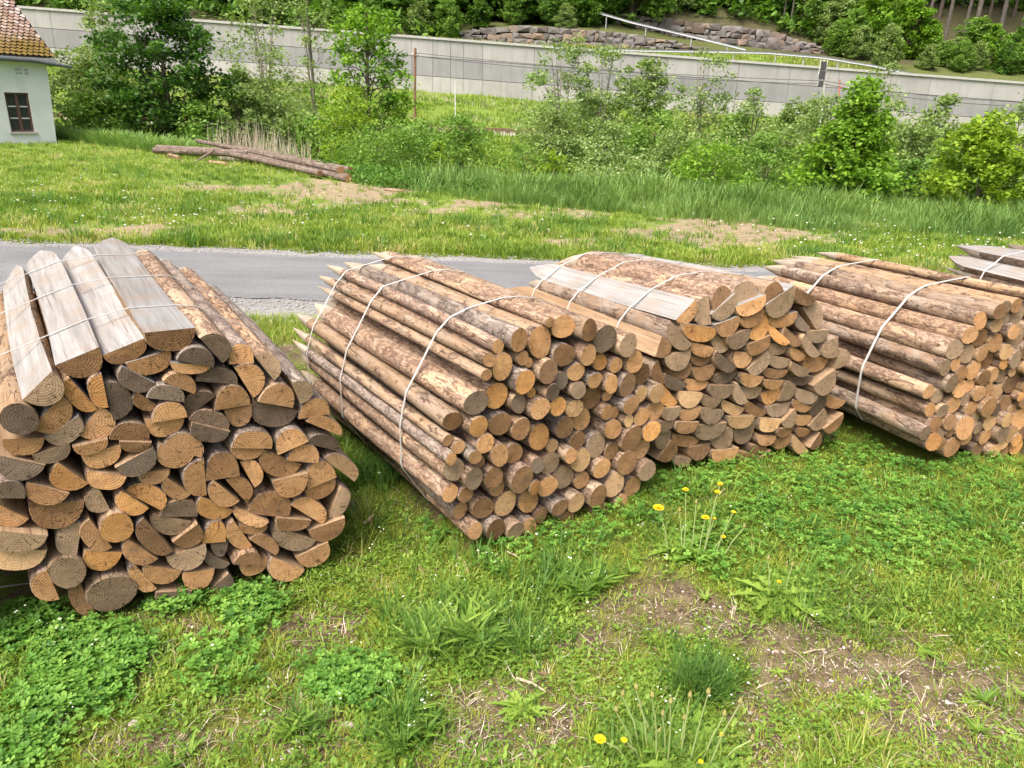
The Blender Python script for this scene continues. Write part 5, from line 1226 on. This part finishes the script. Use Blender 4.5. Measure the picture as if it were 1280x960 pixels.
def tree_mesh(h, w_, low, shape, nc, nl, ls, mat, seed, stems=1, rc=.16, trunk=BARKT, depth=None, tr=.02, name='crown'):
    """root Empty with a trunk (stems and limbs) and a crown; origin at the foot. low: bare fraction at the bottom"""
    rg = np.random.default_rng(seed); rn = random.Random(seed)
    root = bpy.data.objects.new('tree', None); COL.objects.link(root)
    dep = (depth or w_)
    nc = int(nc*1.6); rc *= 1.0; C = []
    tries = 0
    while len(C) < nc and tries < nc*40:
        tries += 1
        t = rn.random(); z = low+(1-low)*t
        if shape == 'round': R = math.sqrt(max(0, 1-(2*t-1)**2))**.8
        elif shape == 'cone': R = (1-t)**.75*min(1, t*6+.25)
        elif shape == 'egg': R = math.sin(math.pi*min(1, (t*.93+.05))**.75)
        elif shape == 'dome': R = math.sqrt(max(0, 1-t*t))
        else: R = .35+.65*math.sin(math.pi*t**.8)
        a = rn.uniform(0, 6.283); q = rn.random()**.36*R*(.78+.35*math.sin(a*3+seed+t*5)*.6+rn.uniform(-.1, .12))
        if rn.random() > .1+.9*R: continue
        C.append((q*math.cos(a)*w_/2, q*math.sin(a)*dep/2, z*h))
    C = np.array(C)
    V = []; Fc = []
    sb = []
    for s in range(stems):
        lean = (rn.uniform(-.28, .28)*w_*.6, rn.uniform(-.2, .2)*dep*.5) if stems > 1 else (rn.uniform(-.03, .03)*w_, 0)
        pts = [(lean[0]*k*k*.9+rn.uniform(-.01, .01)*h, lean[1]*k*k, h*.93*k) for k in (0, .25, .5, .75, 1.0)]
        r0 = tr*h/(stems**.5); tube(V, Fc, pts, [r0*1.25, r0*.85, r0*.6, r0*.35, r0*.1], 6 if stems > 2 else 8); sb.append((pts, r0))
    for c in C[::max(1, len(C)//46)]:
        pts, r0 = rn.choice(sb); z0 = max(.12*h*rn.random(), (c[2]-rn.uniform(.12, .35)*h*(.5+np.hypot(c[0], c[1])/w_))); f_ = min(.95, z0/(h*.93)); i = min(3, int(f_*4)); u = f_*4-i
        a = np.array(pts[i])*(1-u)+np.array(pts[i+1])*u; m_ = (a+c)/2+np.array([0, 0, -.03*h]); rr = r0*.33*(1-f_*.6)
        tube(V, Fc, [a, m_, c], [rr, rr*.6, rr*.2], 4)
    mesh('trunk', V, Fc, trunk, parent=root)
    N = nc*nl; ci = rg.integers(0, len(C), N); rad_ = rc*w_*(.6+.8*rg.random(len(C)))[ci]
    d = rg.normal(0, 1, (N, 3)); d /= np.linalg.norm(d, axis=1, keepdims=True); q = rg.random(N)**.45
    P = C[ci]+d*(rad_*q)[:, None]*np.array([1, 1, .6]); P[:, 2] = np.maximum(P[:, 2], .02*h)
    A = rg.normal(0, 1, (N, 3)); A[:, 2] = A[:, 2]*.45-.25; A /= np.linalg.norm(A, axis=1, keepdims=True)
    U = rg.normal(0, .55, (N, 3)); U[:, 2] += .9; B = np.cross(A, U); B /= np.linalg.norm(B, axis=1, keepdims=True)+1e-6
    s = (ls*rg.uniform(.6, 1.25, N))[:, None]
    Vv = np.stack([P-A*s*.5, P-B*s*.3, P+A*s*.55, P+B*s*.3], 1).reshape(-1, 3)
    Fq = np.arange(N*4).reshape(N, 4)
    rv = np.clip(rg.normal(.42, .17, N)+(rg.random(len(C))[ci]-.5)*.35, 0, 1)
    mesh('crown', Vv, Fq, mat, smooth=False, parent=root, attrs={'rnd': np.repeat(rv, 4)})
    return root
def tree(name, label, cat, px, ptop, pw, Y, pbase=None, group=None, **k):
    """px: middle of the crown, ptop: its top, pw: its width on the survey photo; Y: distance"""
    b = atY(px, 150, Y); zb = float(gz(b[0], Y)); ztop = atY(px, ptop, Y)[2]; dep = (b-CAM)@_f
    wd = pw/F*dep*1.22; h = ztop-zb
    r = tree_mesh(h, wd, seed=abs(hash_(label)) % 9999, **k); r.name = name; r.location = (b[0], Y, zb-.05); tag(r, label, cat, group)
    return r
def hash_(s):
    v = 7
    for ch in s: v = (v*31+ord(ch)) % 1000003
    return v
def K(mat, shape='round', low=.12, nc=60, nl=60, ls=.16, stems=1, rc=.13, **kw): return dict(mat=TM[mat], shape=shape, low=low, nc=nc, nl=nl, ls=ls, stems=stems, rc=rc, **kw)
# edge of the meadow and the bank, left to right
tree('deciduous_tree', 'large dense dark green tree behind the felled logs', 'tree', 212, -50, 138, 29.5, **K('deep', 'egg', .04, 110, 90, .18, 1, .11))
tree('shrub', 'dark leafy shrub at the foot of the large dense tree', 'shrub', 255, 125, 80, 28.5, **K('mid', 'dome', .0, 60, 60, .15, 3, .15))
tree('willow_shrub', 'loose pale willow shrub beside the house corner', 'shrub', 108, 62, 100, 31, **K('willow', 'spread', .05, 60, 60, .15, 5, .12))
tree('willow_shrub', 'low green shrub between the house and the large dense tree', 'shrub', 120, 120, 110, 29.5, **K('mid', 'dome', .0, 60, 60, .15, 4, .15))
tree('willow_tree', 'thin grey-green willow rising just above the house eave', 'tree', 140, 0, 90, 36, **K('willow', 'spread', .2, 45, 50, .17, 3, .12))
tree('willow_tree', 'sparse many-stemmed willow right of the large dense tree', 'tree', 335, -10, 110, 33, trunk=BARKG, **K('willow', 'spread', .3, 36, 40, .15, 6, .12))
tree('willow_tree', 'thin airy willow between the sparse willow and the bright tree', 'tree', 395, -20, 80, 36, trunk=BARKG, **K('willow', 'spread', .3, 26, 40, .16, 4, .14))
tree('bright_tree', 'bright green layered tree left of the utility pole', 'tree', 462, -22, 112, 34, **K('bright', 'egg', .05, 70, 60, .19, 1, .11))
tree('shrub', 'pale green bush under the sparse willows', 'shrub', 350, 120, 130, 31, **K('willow', 'dome', .0, 60, 55, .15, 5, .14))
tree('shrub', 'fresh green bush below the bright layered tree', 'shrub', 400, 130, 120, 30, **K('mid', 'dome', .0, 60, 55, .15, 4, .14))
tree('willow_shrub', 'broad rounded willow bush above the dark brambles', 'shrub', 478, 152, 170, 25.5, **K('mid', 'dome', .0, 90, 75, .10, 6, .11))
tree('willow_shrub', 'second rounded willow bush right of the broad one', 'shrub', 575, 146, 110, 27, **K('mid', 'dome', .0, 70, 70, .11, 5, .12))
tree('shrub', 'small yellow-green sapling in front of the willow bushes', 'shrub', 549, 170, 32, 24.5, **K('yellow', 'egg', .0, 20, 50, .09, 2, .2))
tree('shrub', 'low yellow-green sprig at the end of the felled logs', 'shrub', 412, 166, 36, 24, **K('yellow', 'egg', .0, 14, 40, .09, 2, .2))
tree('shrub', 'low yellow-green bush in front of the sparse tree', 'shrub', 697, 176, 44, 23, **K('yellow', 'egg', .0, 26, 50, .09, 2, .18))
tree('slender_tree', 'slender light green tree in front of the concrete wall', 'tree', 700, 42, 100, 30, trunk=BARKG, **K('pale', 'spread', .12, 46, 50, .14, 5, .11))
tree('willow_tree', 'grey-green willow just right of the slender light tree', 'tree', 752, 55, 90, 31, trunk=BARKG, **K('willow', 'spread', .12, 44, 55, .14, 5, .12))
tree('shrub', 'round olive shrub standing against the foot of the wall', 'shrub', 803, 76, 62, 62, **K('willow', 'round', .0, 50, 50, .30, 3, .15))
tree('shrub', 'pale silvery-leaved shrub behind the tall edge grass', 'shrub', 768, 148, 110, 23.5, **K('pale', 'spread', .0, 60, 60, .10, 6, .12))
tree('willow_tree', 'airy willow with open crown in the middle of the wall', 'tree', 875, 62, 76, 33, trunk=BARKG, **K('willow', 'spread', .15, 36, 50, .14, 4, .13))
tree('shrub', 'dull green willow bush below the airy willow', 'shrub', 862, 150, 120, 27, **K('willow', 'dome', .0, 60, 55, .13, 5, .14))
tree('slender_tree', 'young tree with whitish-green top left of the signal mast', 'tree', 940, 106, 62, 27, **K('pale', 'egg', .1, 40, 55, .12, 2, .15))
tree('shrub', 'leafy bright green shrub at the meadow edge left of the tall maple', 'shrub', 893, 176, 120, 18.5, **K('bright', 'spread', .0, 60, 55, .09, 5, .11))
tree('shrub', 'mixed green bush filling the gap left of the tall maple', 'shrub', 965, 168, 110, 21, **K('mid', 'dome', .0, 60, 60, .10, 5, .13))
tree('shrub', 'dark twiggy bush against the wall below the signal mast', 'shrub', 1003, 122, 56, 60, **K('willow', 'dome', .0, 40, 50, .26, 4, .16))
tree('willow_shrub', 'grey willow behind the left side of the tall maple', 'shrub', 1040, 122, 110, 24, trunk=BARKG, **K('willow', 'spread', .0, 70, 60, .12, 5, .12))
tree('maple_tree', 'tall bright green maple with a pointed top at the meadow edge', 'tree', 1075, 100, 150, 14.6, **K('bright', 'cone', .0, 140, 85, .10, 2, .095))
tree('willow_tree', 'grey-green willow between the maple and the yellow-green tree', 'tree', 1180, 120, 120, 20, trunk=BARKG, **K('willow', 'egg', .0, 80, 70, .11, 5, .12))
tree('yellow_tree', 'yellow-green bushy tree near the right edge', 'tree', 1245, 135, 135, 14.0, **K('yellow', 'egg', .0, 90, 80, .095, 3, .10))
tree('willow_tree', 'willow at the right edge above the yellow-green tree', 'tree', 1285, 108, 110, 23, **K('willow', 'egg', .0, 60, 60, .14, 4, .13))
tree('shrub', 'tall sparse shrub standing before the wall right of the signal mast', 'tree', 1100, 75, 70, 40, trunk=BARKG, **K('willow', 'spread', .1, 26, 45, .18, 4, .15))
tree('shrub', 'green bush behind the tall edge grass near the slender tree', 'shrub', 655, 180, 70, 26, **K('mid', 'dome', .0, 24, 40, .10, 5, .13))
tree('shrub', 'dark green bush low between the maple and the willow', 'shrub', 1150, 200, 90, 15.5, **K('dark', 'dome', .0, 46, 55, .09, 5, .14))
for (nm, lb, px, pt, pw, Y, k) in (
 ('shrub', 'tall green shrub filling the gap left of the large dense tree', 150, 80, 90, 30.5, K('willow', 'egg', .0, 60, 60, .15, 4, .14)),
 ('shrub', 'leafy shrub right of the large dense tree behind the reeds', 302, 85, 70, 30, K('willow', 'egg', .0, 60, 60, .15, 4, .14)),
 ('willow_shrub', 'grey-green bush behind the reeds below the sparse willows', 335, 95, 110, 32, K('willow', 'dome', .0, 60, 60, .15, 5, .14)),
 ('shrub', 'yellowish bush at the foot of the bright layered tree', 440, 110, 90, 29, K('yellow', 'dome', .0, 50, 55, .13, 4, .14)),
 ('shrub', 'soft green bush between the two rounded willow bushes', 525, 150, 90, 28, K('mid', 'dome', .0, 60, 60, .12, 4, .14)),
 ('shrub', 'dull green scrub under the slender light tree', 690, 130, 110, 28, K('willow', 'dome', .0, 70, 60, .12, 5, .13)),
 ('shrub', 'dark scrub under the grey-green willow beside the slender tree', 740, 110, 100, 33, K('mid', 'dome', .0, 60, 60, .15, 5, .13)),
 ('shrub', 'thick green scrub between the silvery shrub and the airy willow', 820, 140, 100, 29, K('mid', 'dome', .0, 70, 60, .13, 5, .13)),
 ('shrub', 'green scrub under the young whitish-green tree', 925, 140, 100, 29, K('mid', 'egg', .0, 70, 60, .13, 5, .13)),
 ('shrub', 'pale scrub right of the young whitish-green tree', 985, 150, 90, 25, K('pale', 'spread', .0, 60, 55, .11, 5, .13)),
 ('willow_shrub', 'grey willow right behind the pointed maple', 1110, 125, 110, 22, K('willow', 'egg', .0, 70, 60, .12, 5, .13)),
 ('willow_shrub', 'willow scrub between the maple and the right-hand willow', 1150, 150, 100, 19, K('willow', 'dome', .0, 70, 60, .10, 5, .13)),
 ('shrub', 'green bush left of the yellow-green bushy tree', 1205, 175, 90, 16, K('mid', 'dome', .0, 60, 60, .09, 4, .14))):
    tree(nm, lb, 'shrub', px, pt, pw, Y, **k)
# wooded slope above the walls
HG = 'broadleaf trees massed on the slope above the walls'
protos = [tree_mesh(9, 7.5, .05, 'egg', 75, 60, .55, TM['dark'], 901, 2, .13), tree_mesh(9, 8, .03, 'round', 75, 60, .52, TM['mid'], 902, 2, .13), tree_mesh(9, 7, .05, 'egg', 75, 60, .5, TM['bright'], 903, 1, .12), tree_mesh(9, 6, .05, 'cone', 85, 60, .5, TM['spruce'], 904, 1, .11), tree_mesh(9, 8, .03, 'dome', 75, 60, .45, TM['willow'], 905, 4, .13)]
used = [0]*5
NM = ['dark_broadleaf_tree', 'green_broadleaf_tree', 'bright_broadleaf_tree', 'dark_spruce', 'hillside_willow']
def hill(k, px, pb, Y, sc, label=None):
    b = atY(px, 60, Y); zb = float(gz(b[0], Y)); r = protos[k] if used[k] == 0 else copy_tree(protos[k]); used[k] += 1
    r.name = NM[k]; r.location = (b[0], Y, zb-.2); r.scale = (sc*random.uniform(.9, 1.1), sc, sc*random.uniform(.9, 1.15)); r.rotation_euler = (0, 0, random.uniform(0, 6.28))
    base = ['dark leafy tree massed with others on the wooded slope', 'mid green leafy tree massed with others on the wooded slope', 'bright green leafy tree massed with others on the wooded slope', 'dark conical spruce among the trees on the slope', 'pale grey-green shrub among the trees on the slope'][k]
    tag(r, label or base, 'tree', None if label else base.split(' massed')[0].split(' among')[0]+'s on the wooded slope above the walls')
rr_ = random.Random(77)
for px in range(60, 800, 42):
    hill(rr_.choice((0, 0, 1, 3)), px+rr_.uniform(-12, 12), 0, (80 if px < 560 else 86)+rr_.uniform(0, 4), rr_.uniform(.95, 1.35))
for px in range(40, 1120, 46):
    hill(rr_.choice((0, 1, 1, 3)) if px < 780 else rr_.choice((0, 1, 4, 1, 2)), px+rr_.uniform(-14, 14), 0, 93+rr_.uniform(0, 8), rr_.uniform(1.2, 1.7))
for px, k, Y, sc, lb in ((340, 4, 78.5, .45, 'pale shrub growing just over the wall top behind the sparse willows'), (560, 1, 80, .42, 'small leaning tree on the wall top right of the bright layered tree'), (525, 4, 79.5, .35, 'low shrub on the wall top beside the small leaning tree'), (690, 0, 86, .55, None), (735, 0, 87, .5, None), (812, 2, 90, .55, 'bright green young tree above the ramp guard rail'), (855, 4, 93, .6, None), (910, 0, 94, .7, None),
    (965, 0, 94, .75, None), (1005, 1, 93, .7, None), (1030, 4, 91, .5, None), (1065, 1, 88, .55, None), (1090, 2, 89, .85, 'tall bright green tree on the slope above the end of the guard rail'), (1135, 2, 88, .8, 'bright green tree right of the tallest one on the slope'), (1160, 2, 86, .45, None), (1110, 4, 79.5, .42, 'pale round shrub at the wall top where the guard rail ends'), (1240, 2, 84, .45, 'rounded fresh green bush above the right end of the wall'), (1218, 1, 88, .55, None), (1275, 0, 85, .5, None), (1300, 1, 85, .6, None), (1195, 4, 86, .3, None), (1165, 4, 80, .28, None), (1182, 1, 82, .3, None), (1205, 1, 80, .32, None), (1225, 4, 81, .3, None), (1262, 0, 80, .34, None), (1285, 1, 81, .38, None), (1310, 0, 80, .4, None), (1075, 4, 85, .4, None), (1050, 1, 87, .45, None), (705, 4, 84.5, .3, None), (640, 1, 84.5, .32, None), (600, 0, 84, .4, None)):
    hill(k, px, 0, Y, sc, lb)
for p, u in zip(protos, used):
    if not u: p.name = 'spare'
# tall bare spruce trunks at the top right, and thin pale stems left of them
def trunk_tree(px, pb, Y, r, h, pale, lab=None, grp='tall bare spruce trunks at the top right'):
    b = atY(px, pb, Y); zb = float(gz(b[0], Y)); V = []; Fc = []; lx = random.uniform(-.02, .03)*h
    tube(V, Fc, [(0, 0, -.3), (lx*.5, 0, h*.5), (lx, 0, h)], [r, r*.8, r*.55], 7)
    root = empty('spruce_tree', (b[0], Y, zb)); tag(root, lab or 'tall straight spruce trunk in the dark wood at the top right', 'tree', grp if not lab or 'stem' in lab else grp)
    mesh('trunk', V, Fc, BARKP if pale else BARKT, parent=root)
    cr = bpy.data.objects.new('crown', protos[3].children[1].data if 'crown' in protos[3].children[1].name else protos[3].children[0].data); COL.objects.link(cr); cr.parent = root; cr.location = (0, 0, h*.66); cr.scale = (1.0, 1.0, h*.5/9)
for px, Y, r, pale in ((1148, 103, .22, 0), (1158, 99, .2, 1), (1170, 104, .25, 0), (1183, 98, .22, 1), (1205, 99, .22, 1), (1218, 97, .3, 1), (1232, 104, .22, 0), (1250, 99, .28, 1), (1262, 105, .22, 0), (1276, 97, .26, 1), (1290, 100, .3, 1), (1195, 107, .3, 0), (1240, 109, .3, 0)):
    trunk_tree(px, 40, Y-7.5, r*.85, 22+random.uniform(-2, 3), pale)
for px, r in ((985, .09), (999, .09), (1011, .07), (975, .07)):
    trunk_tree(px, 50, 92, r, 12, 1, 'thin pale tree stem above the upper stone wall', 'thin pale stems above the upper stone wall')
# dark depth of the wood: many leaves far back on the slope
x = RNG.uniform(-75, 85, 8000); y = RNG.uniform(78, 112, 8000); k = ((x < -8) & (y > 78)) | (y > 91.5); qx = proj(np.stack([x, y, x*0+14], -1))[0]; k &= ~((qx > 1135) & (y < 99)); x, y = x[k], y[k]
tag(scatter('woodland_undergrowth', [t_leafball(30, 1.3, .34, 1.2) for _ in range(5)], place3(x, y), RNG.uniform(.6, 1.4, len(x)), RNG.uniform(0, 6.28, len(x)), norm_rv(len(x), .45, .2), TM['dark']), kind='stuff')
x = RNG.uniform(38, 95, 1300); y = RNG.uniform(99, 106, 1300)
tag(scatter('dark_spruce_wood', [t_leafball(30, 1.5, .3, 1.8) for _ in range(4)], place3(x, y, RNG.uniform(0, 9, 1300)), RNG.uniform(.7, 1.4, len(x)), RNG.uniform(0, 6.28, len(x)), norm_rv(len(x), .3, .15), TM['spruce']), kind='stuff')
x = RNG.uniform(-20, 34, 1000); y = RNG.uniform(75.6, 81.0, 1000)
tag(scatter('verge_growth_above_wall', [t_grass(9, .5, .06, .35, .6, 1) for _ in range(4)], place3(x, y), RNG.uniform(.6, 1.2, len(x)), RNG.uniform(0, 6.28, len(x)), norm_rv(len(x), .6, .15), L_MEAD), kind='stuff')
